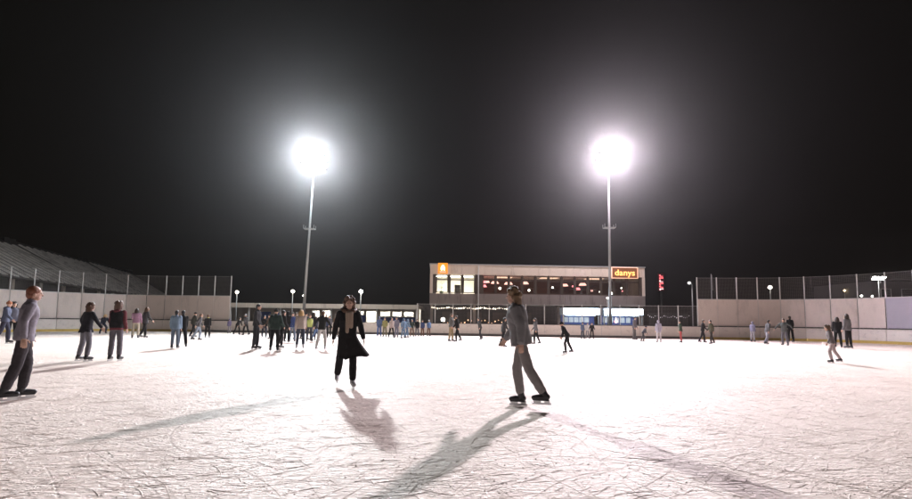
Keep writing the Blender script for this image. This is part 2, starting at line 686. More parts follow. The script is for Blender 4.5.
        voxel(o, vc * .8, 2)
    if collar:
        bm = bmesh.new()
        cap(bm, T(0, .004, 1.435), .098, T(0, 0, 1.485), .080)
        o = obj('collar', bm, cm(collar), root)
        voxel(o, vc * .8, 1)
    if fur and hair != 'hood':          # fur edged hood lying round the neck
        bm = bmesh.new()
        for k in range(16):
            a, b2 = 2 * math.pi * k / 16, 2 * math.pi * (k + 1) / 16
            cap(bm, T(.125 * math.cos(a), .03 + .105 * math.sin(a), 1.50 + .03 * math.sin(a)), .042, T(.125 * math.cos(b2), .03 + .105 * math.sin(b2), 1.50 + .03 * math.sin(b2)), .042, 8)
        o = obj('fur_trim', bm, cm(fur, 'hair'), root)
        voxel(o, vb * 1.2, 1)
    # ---- hair / headgear
    bm = bmesh.new()
    if hair == 'hood':
        if trim or fur:
            for k in range(14):
                a, b2 = 2 * math.pi * k / 14, 2 * math.pi * (k + 1) / 14
                cap(bm, HP(.085 * math.cos(a), -.055, .01 + .11 * math.sin(a)), .03, HP(.085 * math.cos(b2), -.055, .01 + .11 * math.sin(b2)), .03, 8)
            o = obj('fur_trim', bm, cm(fur or trim, 'hair'), root)
            voxel(o, vb, 1)
        else:
            ell(bm, HP(0, -.045, .075), (.055, .035, .04), Rh)
            o = obj('hair', bm, cm(hairc, 'hair'), root)
            voxel(o, vb, 1)
    elif hair in ('cap', 'beanie'):
        ell(bm, HP(0, .008, .050), (.088 * hs, .105 * hs, .088 * hs), Rh)
        if hair == 'beanie':
            ell(bm, HP(0, .02, .145), (.028, .028, .028), Rh, 10)
            cap(bm, HP(-.04, -.07, .04), .018, HP(.04, -.07, .04), .018, 8)
        else:
            ell(bm, HP(0, -.10, .045), (.062, .055, .010), Rh)
        o = obj('hat', bm, cm(hairc), root)
        voxel(o, vb * 1.1, 1)
    else:
        ell(bm, HP(0, .022, .040), (.086 * hs, .097 * hs, .098 * hs), Rh)
        ell(bm, HP(0, .055, -.01), (.074 * hs, .060 * hs, .085 * hs), Rh)
        if hair == 'bun':
            ell(bm, HP(0, .10, .09), (.04, .04, .04), Rh, 10)
        if hair == 'bushy':
            for k in range(90):
                a = rnd.uniform(0, 6.28)
                z = rnd.uniform(-.9, .95)
                if math.sin(a) < -.3 and z < .45:
                    continue
                q_ = math.sqrt(max(0, 1 - z * z))
                r_ = rnd.uniform(.085, .108)
                w_ = rnd.uniform(.020, .034)
                ell(bm, HP(r_ * q_ * math.cos(a), .022 + r_ * q_ * math.sin(a) * 1.05, .03 + z * .108), (w_, w_, w_ * 1.3), Rh, 8)
            for k in range(10):
                a = R(10 + 160 * k / 9)
                cap(bm, HP(.09 * math.cos(a), .03 + .08 * math.sin(a), 0), .03, HP(.10 * math.cos(a), .04 + .085 * math.sin(a), -.11 - rnd.uniform(0, .05)), .018, 8)
        if hair.startswith('long'):
            dn = .36 if hair == 'longer' else .24
            for k in range(15):
                a = R(-20 + 220 * k / 14)
                x_, y_ = .083 * math.cos(a) * hs, (.02 + .086 * math.sin(a)) * hs
                jit = rnd.uniform(-.012, .012)
                top_ = HP(x_, y_, .03)
                mid = HP(x_ * 1.12 + jit, y_ + .012, -.11)
                end = HP(x_ * 1.25 + jit * 2, y_ * .8 + .045 + .03 * p['lean'] / 20, -dn + rnd.uniform(-.03, .03))
                if math.sin(a) < .2:
                    end = mid + (end - mid) * .75
                cap(bm, top_, .024, mid, .024, 8)
                cap(bm, mid, .024, end, .011, 8)
        o = obj('hair', bm, cm(hairc, 'hair'), root)
        voxel(o, vb * 1.1, 1)
    if ppm > 24:
        for s in (-1, 1):
            bm = bmesh.new()
            ell(bm, HP(s * .029, -.080, .006), (.012, .007, .006), Rh, 8)
            obj('eye', bm, EYE, root, True)
        bm = bmesh.new()
        ell(bm, HP(0, -.080, -.055), (.022, .007, .006), Rh, 8)
        obj('mouth', bm, LIP, root, True)
    # ---- skates
    for i, side in enumerate((1, -1)):
        an = J[i][2]
        bm = bmesh.new()
        cap(bm, an + Vector((0, .035, -.030)), .048, an + Vector((side * .015, -.10, -.040)), .044)
        cap(bm, an + Vector((side * .015, -.10, -.040)), .044, an + Vector((side * .02, -.155, -.046)), .036)
        cap(bm, an + Vector((0, .015, -.02)), .052, an + (J[i][1] - an).normalized() * .13, .058)
        box(bm, -.035, -.17, -.086, .035, .07, -.072, Matrix.Translation(an + Vector((side * .01, 0, 0))))
        o = obj('ice_skate', bm, BOOTW if boots == 'w' else BOOTB, root)
        voxel(o, vb * 1.2, 1)
        bm = bmesh.new()
        Mb = Matrix.Translation(an + Vector((side * .01, -.03, -.078)))
        box(bm, -.005, -.15, -.065, .005, .13, -.038, Mb)
        box(bm, -.011, -.13, -.040, .011, -.02, .004, Mb)
        box(bm, -.011, .03, -.040, .011, .11, .004, Mb)
        obj('blade', bm, STEEL, o)
    return root


BK = (.018, .018, .02)
NV = (.03, .035, .06)
CH = (.06, .06, .065)
GR = (.16, .15, .17)
DJ = (.06, .075, .12)
LJ = (.20, .24, .30)
BR = (.09, .045, .02)
BLD = (.55, .36, .16)
gL = 'skaters at the left boards'
gC = 'skaters crowding left of the coated woman'
gW = 'people standing along the far boards'
gR = 'skaters on the right half'
PEOPLE = [
    # left side
    dict(label='tall person in lilac grey jacket and dark trousers skating at far left', px=19, fy=400, hy=289, face=135, pose='skim', top=(.30, .27, .33), bottom=(.07, .06, .07), hair='short', hairc=(.22, .08, .04), puff=-.004),
    dict(label='person with orange hat and blue grey coat behind the tall skater', px=3, fy=347, hy=299, face=120, pose='walk', top=(.11, .13, .22), bottom=(.05, .05, .09), hair='beanie', hairc=(.55, .16, .04), Y=21),
    dict(label='dark haired person in grey blue jacket beside the orange hat', px=10.5, fy=346, hy=300, face=60, pose='stand', top=(.13, .14, .20), bottom=BK, hair='bushy', Y=22.5),
    dict(label='bushy haired skater in black jacket and grey jeans with arm held out', px=84, fy=361, hy=304, face=160, pose='wide', top=(.03, .03, .04), bottom=(.22, .22, .26), hair='bushy', hairc=(.10, .05, .03), long=.16),
    dict(label='small blond child in dark overall crouching near the left boards', px=102, fy=334, hy=311.5, face=60, pose='crouch', top=NV, bottom=(.04, .05, .09), hair='bushy', hairc=BLD, group=gL),
    dict(label='skater with black vest over maroon sleeves and grey trousers', px=114.5, fy=361, hy=303, face=190, pose='stand', top=(.20, .035, .05), bottom=(.17, .16, .19), hair='bushy', hairc=(.12, .07, .05), vest=(.022, .022, .025)),
    dict(label='girl with black hair, pink top and sand coloured trousers', px=135, fy=339, hy=309, face=210, pose='reach', top=(.36, .17, .28), bottom=(.50, .43, .30), hair='longer', group=gL),
    dict(label='slim person in dark coat beside the girl in pink', px=144, fy=338.5, hy=307.5, face=150, pose='walk', top=CH, bottom=BK, hair='long', hairc=BR, long=.2, group=gL),
    dict(label='person in bright light blue jacket and blue jeans seen from behind', px=174.5, fy=348.7, hy=311.3, face=190, pose='stand', top=(.20, .33, .48), bottom=(.14, .20, .28), hair='short', hairc=BK, puff=.035, long=.12),
    dict(label='person all in black leaning on the light blue jacket', px=181.5, fy=348.2, hy=311, face=215, pose='walk', top=BK, bottom=BK, hair='short', hairc=BK),
    dict(label='person in dark olive jacket and black hat, left of a pair', px=193, fy=337.5, hy=312.5, face=140, pose='walk', top=(.05, .05, .04), bottom=BK, hair='cap', hairc=BK, group=gL),
    dict(label='person in grey jacket and pale blue jeans stepping right', px=197.5, fy=340.5, hy=313.5, face=110, pose='glide', top=(.10, .10, .11), bottom=(.25, .32, .42), hair='short', hairc=BR, group=gL),
    dict(label='person in black with a bright yellow collar', px=207, fy=338.5, hy=315, face=200, pose='stand', top=BK, bottom=BK, hair='short', hairc=BR, collar=(.75, .68, .08), group=gL),
    dict(label='small child in lavender top by the corner of the boards', px=229, fy=333.5, hy=317.5, face=10, pose='stand', top=(.30, .26, .55), bottom=(.45, .42, .5), hair='hood', group=gL, H=1.2),
    dict(label='bending skater in black with a white arm band', px=237, fy=335, hy=316.5, face=70, pose='bend', top=BK, bottom=BK, hair='short', collar=(.7, .7, .7), group=gL),
    dict(label='person in charcoal jacket with pale grey hood by the boards', px=245.5, fy=335.5, hy=314.5, face=250, pose='walk', top=CH, bottom=BK, hair='beanie', hairc=(.5, .5, .52), group=gL),
    # middle crowd
    dict(label='tall dark haired man in charcoal jacket standing in profile, facing right', px=255.5, fy=349.5, hy=303.6, face=95, pose='stand', top=(.05, .05, .055), bottom=(.035, .04, .05), hair='short', hairc=BK, H=1.86),
    dict(label='person in dark green jacket seen from behind, legs apart', px=274.5, fy=351.5, hy=310, face=185, pose='pockets', top=(.03, .06, .05), bottom=BK, hair='beanie', hairc=(.03, .035, .03), puff=.03, group=gC),
    dict(label='person in black stepping out right of the green jacket', px=281, fy=349, hy=311, face=140, pose='walk', top=(.03, .03, .03), bottom=BK, hair='short', group=gC),
    dict(label='person in black parka behind, left of the blue sweatshirt', px=286.5, fy=342.5, hy=312, face=170, pose='stand', top=BK, bottom=BK, hair='hood', group=gC),
    dict(label='person in royal blue sweatshirt and light blue jeans', px=292, fy=342.5, hy=313.3, face=15, pose='pockets', top=(.04, .08, .28), bottom=(.18, .25, .38), hair='short', group=gC),
    dict(label='woman with long blond hair, cream jacket and dark jeans', px=300, fy=349.5, hy=310.3, face=195, pose='walk', top=(.62, .50, .42), bottom=DJ, hair='longer', hairc=BLD, boots='w', group=gC),
    dict(label='child in neon yellow green vest over grey sleeves', px=309, fy=342, hy=315, face=30, pose='stand', top=(.14, .14, .10), bottom=(.05, .06, .09), hair='short', hairc=BR, vest=(.52, .62, .06), group=gC),
    dict(label='black haired person in black top behind the neon vest', px=312.6, fy=341, hy=312.7, face=210, pose='stand', top=BK, bottom=NV, hair='long', group=gC),
    dict(label='child in navy jacket and bright blue jeans', px=315.5, fy=341, hy=318, face=80, pose='walk', top=NV, bottom=(.10, .20, .42), hair='short', hairc=BR, group=gC),
    dict(label='person in black jacket with pale trousers left of the coated woman', px=321.3, fy=349.8, hy=311.5, face=170, pose='wide', top=(.028, .03, .03), bottom=(.62, .60, .58), hair='short', hairc=(.12, .06, .03), boots='w', group=gC),
    dict(label='person in slate grey coat standing near the boards', px=329, fy=337.5, hy=316, face=0, pose='stand', top=(.12, .12, .14), bottom=BK, hair='short', long=.2, group=gC),
    dict(label='person in rust orange jacket close behind the coated woman', px=336, fy=337.2, hy=315.5, face=340, pose='stand', top=(.30, .11, .03), bottom=(.08, .05, .03), hair='bushy', hairc=BR, group=gC),
    dict(label='woman in long black coat with fur hood and beige scarf skating in the foreground', px=346, fy=388.5, hy=299, face=20, pose='sweep', top=(.016, .014, .015), bottom=(.012, .010, .011), hair='bushy', hairc=(.11, .055, .03), long=.46, flare=(-12, .26), scarf=(.42, .30, .21), fur=(.13, .07, .04), boots='w', skirt=(.02, .016, .016), turn=-8),
    dict(label='person in black coat at the boards between tall man and green jacket', px=264, fy=338.5, hy=316, face=20, pose='stand', top=BK, bottom=NV, hair='short', group=gC),
    dict(label='person in brown jacket at the boards just behind the green jacket', px=269.5, fy=339, hy=314.5, face=330, pose='walk', top=(.10, .06, .04), bottom=BK, hair='cap', hairc=BK, group=gC),
    dict(label='person in dark grey jacket peeking left of the black parka', px=283, fy=339, hy=314, face=40, pose='stand', top=CH, bottom=BK, hair='short', group=gC),
    dict(label='person in dark wine coloured jacket behind the blond woman', px=296, fy=339.5, hy=313.5, face=350, pose='pockets', top=(.10, .03, .04), bottom=BK, hair='short', hairc=BR, group=gC),
    dict(label='person in black with beanie right behind the blond woman', px=304.5, fy=340, hy=313, face=60, pose='walk', top=BK, bottom=NV, hair='beanie', hairc=BK, group=gC),
    dict(label='person in dark blue jacket at the boards by the pale trousers', px=325.5, fy=338.5, hy=315, face=10, pose='stand', top=(.03, .05, .12), bottom=BK, hair='short', group=gC),
    # far boards
    dict(label='person in blue jacket and blue trousers, leftmost at the far boards', px=379, fy=337.3, hy=316.8, face=10, pose='stand', top=(.08, .14, .32), bottom=(.06, .13, .35), hair='hood', group=gW),
    dict(label='person in olive yellow jacket at the far boards', px=384.6, fy=337.5, hy=318, face=350, pose='pockets', top=(.36, .33, .07), bottom=(.22, .19, .10), hair='short', hairc=BR, group=gW),
    dict(label='person in beige jacket and black trousers at the far boards', px=391.3, fy=338.3, hy=317.8, face=30, pose='walk', top=(.50, .38, .34), bottom=BK, hair='short', hairc=BR, group=gW),
    dict(label='person in grey lavender coat right of the beige jacket', px=396.5, fy=337.8, hy=317.4, face=340, pose='stand', top=(.25, .24, .33), bottom=(.20, .20, .28), hair='short', long=.15, group=gW),
    dict(label='person in wide sky blue coat with arms out', px=403, fy=338.6, hy=318.6, face=60, pose='wide', top=(.12, .22, .36), bottom=(.12, .22, .36), hair='hood', puff=.05, long=.25, group=gW),
    dict(label='person in sky blue jacket right behind the wide blue coat', px=407, fy=338.0, hy=319.2, face=120, pose='walk', top=(.13, .24, .38), bottom=(.10, .2, .35), hair='hood', puff=.04, group=gW),
    dict(label='person in dark green jacket and brown trousers at the far boards', px=411.8, fy=337.3, hy=319.6, face=20, pose='pockets', top=(.03, .05, .04), bottom=(.18, .09, .05), hair='short', group=gW),
    dict(label='person in black jacket and grey trousers at the far boards', px=417, fy=337.2, hy=319.4, face=0, pose='stand', top=BK, bottom=GR, hair='short', group=gW),
    dict(label='person in navy jacket and rust brown trousers at the far boards', px=422.5, fy=336.7, hy=320.3, face=340, pose='stand', top=(.03, .06, .20), bottom=(.20, .08, .04), hair='short', group=gW),
    dict(label='child in bright blue jacket and white cap at the far boards', px=428.6, fy=336.6, hy=320.2, face=30, pose='stand', top=(.09, .20, .42), bottom=(.22, .12, .08), hair='cap', hairc=(.75, .75, .75), group=gW),
    dict(label='person in grey jacket and khaki trousers under the left of the building', px=451, fy=341.8, hy=314.3, face=60, pose='stand', top=(.16, .16, .15), bottom=(.40, .28, .12), hair='short', hairc=BR),
    dict(label='person in black facing the khaki trousers', px=457.2, fy=342, hy=316, face=280, pose='walk', top=BK, bottom=BK, hair='short', group=gW),
    dict(label='lone slim person in dark grey between khaki skater and grey blur', px=480, fy=340, hy=317.8, face=300, pose='glide', top=(.07, .07, .07), bottom=(.05, .05, .055), hair='short', group=gW),
    # centre
    dict(label='brown haired skater in pale grey jacket gliding past in the middle foreground', px=521, fy=407, hy=291, face=255, pose='sweep', top=(.27, .265, .28), bottom=(.33, .30, .29), hair='bushy', hairc=(.20, .13, .07), puff=.03, mirror=True),
    dict(label='person in charcoal jacket half hidden left of the pale grey skater', px=503.5, fy=347.5, hy=318, face=100, pose='walk', top=CH, bottom=BK, hair='short'),
    dict(label='person in faded grey coat behind the pale grey skater', px=536, fy=344.5, hy=318.5, face=250, pose='walk', top=(.14, .14, .15), bottom=BK, hair='short'),
    dict(label='child in black bending forward right of the foreground skater', px=567.5, fy=353.5, hy=320.5, face=260, pose='bend', top=BK, bottom=BK, hair='beanie', hairc=BK),
    dict(label='child in steel blue jacket leaning by the kiosk end of the boards', px=582.5, fy=339, hy=322.5, face=20, pose='stand', top=(.12, .18, .30), bottom=(.06, .08, .12), hair='beanie', hairc=NV, group=gW),
    dict(label='child in white jacket in front of the kiosk', px=587.6, fy=339, hy=323, face=0, pose='stand', top=(.7, .68, .66), bottom=(.3, .3, .32), hair='short', group=gW),
    dict(label='child in black jacket right of the white jacket', px=592, fy=339.4, hy=323, face=350, pose='pockets', top=BK, bottom=BK, hair='short', group=gW),
    # right
    dict(label='person in grey jacket by the boards under the lit kiosk end', px=634.5, fy=340, hy=317.5, face=50, pose='stand', top=GR, bottom=(.13, .12, .12), hair='short', group=gR),
    dict(label='small child in dark coat skating bent over right of the mast', px=643.2, fy=342, hy=325.5, face=80, pose='bend', top=(.06, .06, .08), bottom=CH, hair='beanie', hairc=NV, group=gR),
    dict(label='person in pale lilac coat before the black fence', px=659, fy=343, hy=320.5, face=180, pose='stand', top=(.42, .40, .52), bottom=(.55, .52, .55), hair='hood', long=.2, group=gR),
    dict(label='skater in dark green jacket and red trousers', px=681, fy=343, hy=321, face=250, pose='stand', top=(.05, .08, .05), bottom=(.50, .05, .05), hair='short', group=gR),
    dict(label='person all in black left of the brown jacket', px=703, fy=343, hy=320, face=70, pose='walk', top=BK, bottom=BK, hair='short', group=gR),
    dict(label='person in dark brown green jacket right of the black clad one', px=711.8, fy=344.3, hy=320.5, face=270, pose='walk', top=(.07, .065, .035), bottom=(.04, .035, .03), hair='short', group=gR),
    dict(label='child in lavender jacket before the bright patch of wall', px=753, fy=342, hy=322, face=120, pose='stand', top=(.32, .32, .52), bottom=(.5, .48, .55), hair='hood', group=gR),
    dict(label='person in dark grey jacket and washed blue jeans gliding right', px=767.5, fy=344.8, hy=320, face=90, pose='glide', top=(.11, .11, .12), bottom=(.28, .28, .36), hair='short', group=gR),
    dict(label='skater in grey green jacket with arm out to the left', px=785, fy=346, hy=319, face=300, pose='out', top=(.08, .09, .09), bottom=(.12, .12, .15), hair='short', group=gR),
    dict(label='slim person in black standing right of the outstretched arm', px=791, fy=342, hy=316.7, face=180, pose='stand', top=BK, bottom=BK, hair='short', group=gR),
    dict(label='person in black coat, left of the last standing pair', px=838.5, fy=348, hy=317.7, face=150, pose='stand', top=BK, bottom=BK, hair='long', long=.12, group=gR),
    dict(label='person in grey jacket with black trousers, rightmost on the ice', px=849, fy=348.6, hy=314.7, face=200, pose='stand', top=(.18, .18, .19), bottom=BK, hair='long', group=gR),
    dict(label='small child in grey top and pale pink trousers before the last pair', px=833, fy=363, hy=328, face=240, pose='glide', top=(.20, .17, .17), bottom=(.55, .42, .40), hair='bushy', hairc=BR, group=gR, H=1.3),
]
for q in PEOPLE:
    person(**q)

# bake the remeshed surfaces
bpy.context.view_layer.update()
dg = bpy.context.evaluated_depsgraph_get()
new = []
for o in BAKE:
    me = bpy.data.meshes.new_from_object(o.evaluated_get(dg))
    new.append(me)
for o, me in zip(BAKE, new):
    o.modifiers.clear()
    o.data = me
    for p_ in me.polygons:
        p_.use_smooth = True
    if o in FOLD:                       # creases in the cloth
        sd = (hash(o.parent['label'].__len__()) % 50) * 1.7
        for v_ in me.vertices:
            c = v_.co
            n1 = mnoise.noise(Vector((c.x * 7 + sd, c.y * 7, c.z * 16)))
            n2 = mnoise.noise(Vector((c.x * 18, c.y * 18 + sd, c.z * 30)))
            v_.co = c + v_.normal * (.006 * n1 + .004 * n2)

# ------------------------------------------------------------------ ground and ice
RC = Vector((-1.0, 39.4, 0))
YAW = math.atan2(-.0905, .9959)
RU = Vector((.9959, -.0905, 0))
RV = Vector((-.0905, -.9959, 0))
HW, RAD, DEP = 33.0, 8.0, 52.0


def rink_pt(u, v, z=0):
    q = RC + RU * u + RV * v
    return Vector((q.x, q.y, z))


# path of the boards: left side -> left corner -> far line -> right corner -> right side
path = [rink_pt(-HW, DEP - 9)]
path.append(rink_pt(-HW, RAD))
for k in range(1, 24):
    a = math.pi - math.pi / 2 * k / 24
    path.append(rink_pt(-HW + RAD + RAD * math.cos(a), RAD - RAD * math.sin(a)))
path.append(rink_pt(-HW + RAD, 0))
path.append(rink_pt(HW - RAD, 0))
for k in range(1, 24):
    a = math.pi / 2 - math.pi / 2 * k / 24
    path.append(rink_pt(HW - RAD + RAD * math.cos(a), RAD - RAD * math.sin(a)))
path.append(rink_pt(HW, RAD))
path.append(rink_pt(HW, DEP - 9))
LSEG = 1.56
pts = [path[0]]
cur = path[0]
i = 0
rem = LSEG
while i < len(path) - 1:
    d = path[i + 1] - cur
    if d.length >= rem:
        cur = cur + d.normalized() * rem
        pts.append(cur)
        rem = LSEG
    else:
        rem -= d.length
        i += 1
        cur = path[i]

bm = bmesh.new()
bmesh.ops.create_grid(bm, x_segments=8, y_segments=8, size=150)
g = obj('ground', bm, ASPH, None, loc=(0, 0, -.10))
g['kind'] = 'structure'
bm = bmesh.new()
ring = [rink_pt(-HW, DEP)] + path[1:-1] + [rink_pt(HW, DEP)]
vt = [bm.verts.new(p_ + Vector((0, 0, 0))) for p_ in ring]
vb_ = [bm.verts.new(p_ + Vector((0, 0, -.08))) for p_ in ring]
f = bm.faces.new(vt)
if f.normal.z < 0:
    f.normal_flip()
for k in range(len(ring)):
    j = (k + 1) % len(ring)
    bm.faces.new((vt[k], vt[j], vb_[j], vb_[k]))
bmesh.ops.recalc_face_normals(bm, faces=bm.faces)
ic = obj('ice', bm, ice_mat())
ic['kind'] = 'structure'

# ridges of snow thrown up by the blades, and loose shavings
SNOW = mat('scraped_snow', (.92, .80, .72), .8, .08, 20, .3, 80)
rnd = random.Random(11)
VV, FF = [], []


def nv(q):
    VV.append(tuple(q))
    return len(VV) - 1


for k in range(9000):
    y = 1.6 + 30 * rnd.random() ** 1.9
    x = rnd.uniform(-1.12, 1.12) * (y + 1.0)
    flow = 25 * mnoise.noise(Vector((x * .08, y * .08, 3))) * 4
    a = R(rnd.choice((rnd.uniform(0, 360), flow + rnd.gauss(0, 18), flow + 60 + rnd.gauss(0, 18))))
    L = rnd.choice((rnd.uniform(.05, .2), rnd.uniform(.05, .25), rnd.uniform(.08, .4), rnd.uniform(.06, .3), rnd.uniform(.3, 1.6)))
    curv = rnd.uniform(-.5, .5) / max(.5, L)
    n_ = max(3, int(L / .07))
    hh = rnd.uniform(.0008, .0022) * (.6 if L > .4 else 1.3)
    ww = hh * rnd.uniform(1.0, 2.4)
    px_, py__ = x, y
    prev = None
    for j in range(n_ + 1):
        t = j / n_
        env = math.sin(math.pi * (.04 + .92 * t)) ** .5 * (.55 + .6 * rnd.random())
        s_ = Vector((-math.sin(a), math.cos(a), 0)) * ww * (.6 + .5 * env)
        c_ = Vector((px_, py__, 0))
        ringv = [nv(c_ - s_ + Vector((0, 0, .0015))), nv(c_ + Vector((0, 0, .002 + hh * env))), nv(c_ + s_ + Vector((0, 0, .0015)))]
        if prev:
            FF.append((prev[0], prev[1], ringv[1], ringv[0]))
            FF.append((prev[1], prev[2], ringv[2], ringv[1]))
        prev = ringv
        a += curv * L / n_ + rnd.gauss(0, .04)
        px_ += math.cos(a) * L / n_
        py__ += math.sin(a) * L / n_
for k in range(9000):
    y = 1.6 + 22 * rnd.random() ** 1.9
    x = rnd.uniform(-1.1, 1.1) * (y + 1.0)
    r_ = rnd.uniform(.003, .009)
    q = [nv((x + r_ * math.cos(t) * rnd.uniform(.7, 1.6), y + r_ * math.sin(t) * rnd.uniform(.7, 1.6), .001)) for t in (0, 1.57, 3.14, 4.71)]
    tp = nv((x, y, r_ * rnd.uniform(.5, 1.0)))
    for j in range(4):
        FF.append((q[j], q[(j + 1) % 4], tp))
me = bpy.data.meshes.new('snow_shavings')
me.from_pydata(VV, [], FF)
me.materials.append(SNOW)
so = link(bpy.data.objects.new('snow_shavings', me))
so['kind'] = 'stuff'

# ------------------------------------------------------------------ boards, screens and nets
boards = empty('rink_boards', rink_pt(0, 0))
tag(boards, 'low white rink boards with dark top rail curving right round the ice', 'rink boards')


def seg_tf(a, b, parent):
    d = b - a
    ang = math.atan2(d.y, d.x)
    return (a + b) / 2 - parent.location, ang


bm = bmesh.new()
box(bm, -LSEG / 2 + .012, -.03, .20, LSEG / 2 - .012, .03, 1.02, bev=.01)
proto = obj('board_panel', bm, BOARD, boards)
bm = bmesh.new()
box(bm, -LSEG / 2 - .01, -.055, 1.022, LSEG / 2 + .01, .055, 1.075)
cap_me = obj('cap_rail', bm, DARKRAIL, boards)
bm = bmesh.new()
box(bm, -LSEG / 2 - .005, -.045, -.005, LSEG / 2 + .005, .045, .198)
kick_y = obj('kick_plate', bm, YELLOW, boards)
bm = bmesh.new()
box(bm, -.03, .03, 0, .03, .09, 1.02)
brace = obj('brace_post', bm, SEAM, boards)
kick_c = kick_y.copy()
kick_c.data = kick_y.data.copy()
kick_c.data.materials.clear()
kick_c.data.materials.append(SEAM)
COL.objects.link(kick_c)


def put(src, parent, loc, ang, first):
    o = src if first else src.copy()
    if not first:
        COL.objects.link(o)
    o.parent = parent
    o.location = loc
    o.rotation_euler = (0, 0, ang)
    return o


used = set()
visible = [k for k in range(len(pts) - 1) if pts[k].y > 3]
for k in visible:
    a, b = pts[k], pts[k + 1]
    loc, ang = seg_tf(a, b, boards)
    mx_ = (a.x + b.x) / 2
    for src in (proto, cap_me, brace):
        put(src, boards, loc, ang, src.name not in used)
        used.add(src.name)
    src = kick_c if -23.5 < mx_ < 20 else kick_y
    put(src, boards, loc, ang, src.name not in used)
    used.add(src.name)


def screen(name, label, ks, seed, odd=None):
    base = pts[ks[0]]
    root = empty(name, base)
    tag(root, label, 'screen wall')
    bm = bmesh.new()
    box(bm, -LSEG / 2 + .02, .10, 1.10, LSEG / 2 - .02, .14, 3.25, bev=.008)
    pn = obj('screen_panel', bm, PANEL, root)
    bm = bmesh.new()
    box(bm, -.035, .145, 0, .035, .205, 5.1, bev=.008)
    po = obj('post', bm, PALE, root)
    bm = bmesh.new()
    box(bm, -LSEG / 2, .09, 3.252, LSEG / 2, .15, 3.30)
    tr = obj('top_rail', bm, PALE, root)
    bm = bmesh.new()
    v = [bm.verts.new(q) for q in ((-LSEG / 2, .175, 3.3), (LSEG / 2, .175, 3.3), (LSEG / 2, .175, 5.05), (-LSEG / 2, .175, 5.05))]
    fc = bm.faces.new(v)
    ul = bm.loops.layers.uv.new()
    for lp, uvc in zip(fc.loops, ((0, 0), (LSEG, 0), (LSEG, 1.75), (0, 1.75))):
        lp[ul].uv = uvc
    for s_ in (5.05,):
        tube(bm, (-LSEG / 2, .178, s_), .007, (LSEG / 2, .178, s_), .007, 6)
    nt = obj('net', bm, NET, root)
    nt.data.materials.append(GALV)
    for p_ in nt.data.polygons:
        p_.material_index = 0 if p_.index == 0 else 1
    first = True
    for j, k in enumerate(ks):
        loc, ang = seg_tf(pts[k], pts[k + 1], root)
        if odd is not None and k in odd:
            o = pn.copy()
            o.data = pn.data.copy()
            o.data.materials.clear()
            o.data.materials.append(PANELC)
            COL.objects.link(o)
            put(o, root, loc, ang, True)
            o['label'] = 'violet tinted see-through screen panel'
        else:
            put(pn, root, loc, ang, first)
        put(tr, root, loc, ang, first)
        put(nt, root, loc, ang, first)
        d = (pts[k] - pts[k + 1]) / 2
        put(po, root, loc + d, ang, first)
        first = False
    # closing post
    put(po, root, pts[ks[-1] + 1] - root.location, ang, False)
    return root


left_k = [k for k in visible if pts[k].x < -21.2]
right_k = [k for k in visible if pts[k].x > 18.6]
oddk = []
for k in right_k:
    m_ = (pts[k] + pts[k + 1]) / 2
    if 880 < 456 + 456 * m_.x / m_.y < 912 and not oddk:
        oddk = [k]
screen('screen_wall', 'tall beige screen wall with net posts on the left, before the long roof', left_k, 1)
screen('screen_wall', 'tall beige screen wall with net posts on the right side of the rink', right_k, 2, oddk)

# centre: open net posts behind the low boards
cen = empty('net_fence', rink_pt(0, 0))
tag(cen, 'thin low net fence behind the boards in front of the building', 'net fence')
bm = bmesh.new()
box(bm, -.03, .12, 0, .03, .18, 2.75, bev=.008)
po = obj('post', bm, PALE, cen)
bm = bmesh.new()
tube(bm, (-LSEG / 2, .15, 2.70), .009, (LSEG / 2, .15, 2.70), .009, 6)
rl = obj('top_rail', bm, PALE, cen)
bm = bmesh.new()
v = [bm.verts.new(q) for q in ((-LSEG / 2, .15, 1.1), (LSEG / 2, .15, 1.1), (LSEG / 2, .15, 2.69), (-LSEG / 2, .15, 2.69))]
fc = bm.faces.new(v)
ul = bm.loops.layers.uv.new()
for lp, uvc in zip(fc.loops, ((0, 0), (LSEG, 0), (LSEG, 1.6), (0, 1.6))):
    lp[ul].uv = uvc
ne = obj('net', bm, NET, cen)
first = True
for k in visible:
    x_ = pts[k].x
    if -3.6 < x_ < 19.0 and k not in right_k:
        loc, ang = seg_tf(pts[k], pts[k + 1], cen)
        put(rl, cen, loc, ang, first)
        put(ne, cen, loc, ang, first)
        put(po, cen, loc + (pts[k] - pts[k + 1]) / 2, ang, first)
        first = False

# ------------------------------------------------------------------ floodlight masts
LENSL = emit('floodlight_lens_cool', (.70, .88, 1.0), 700)
LENSR = emit('floodlight_lens_warm', (.98, .80, 1.0), 700)


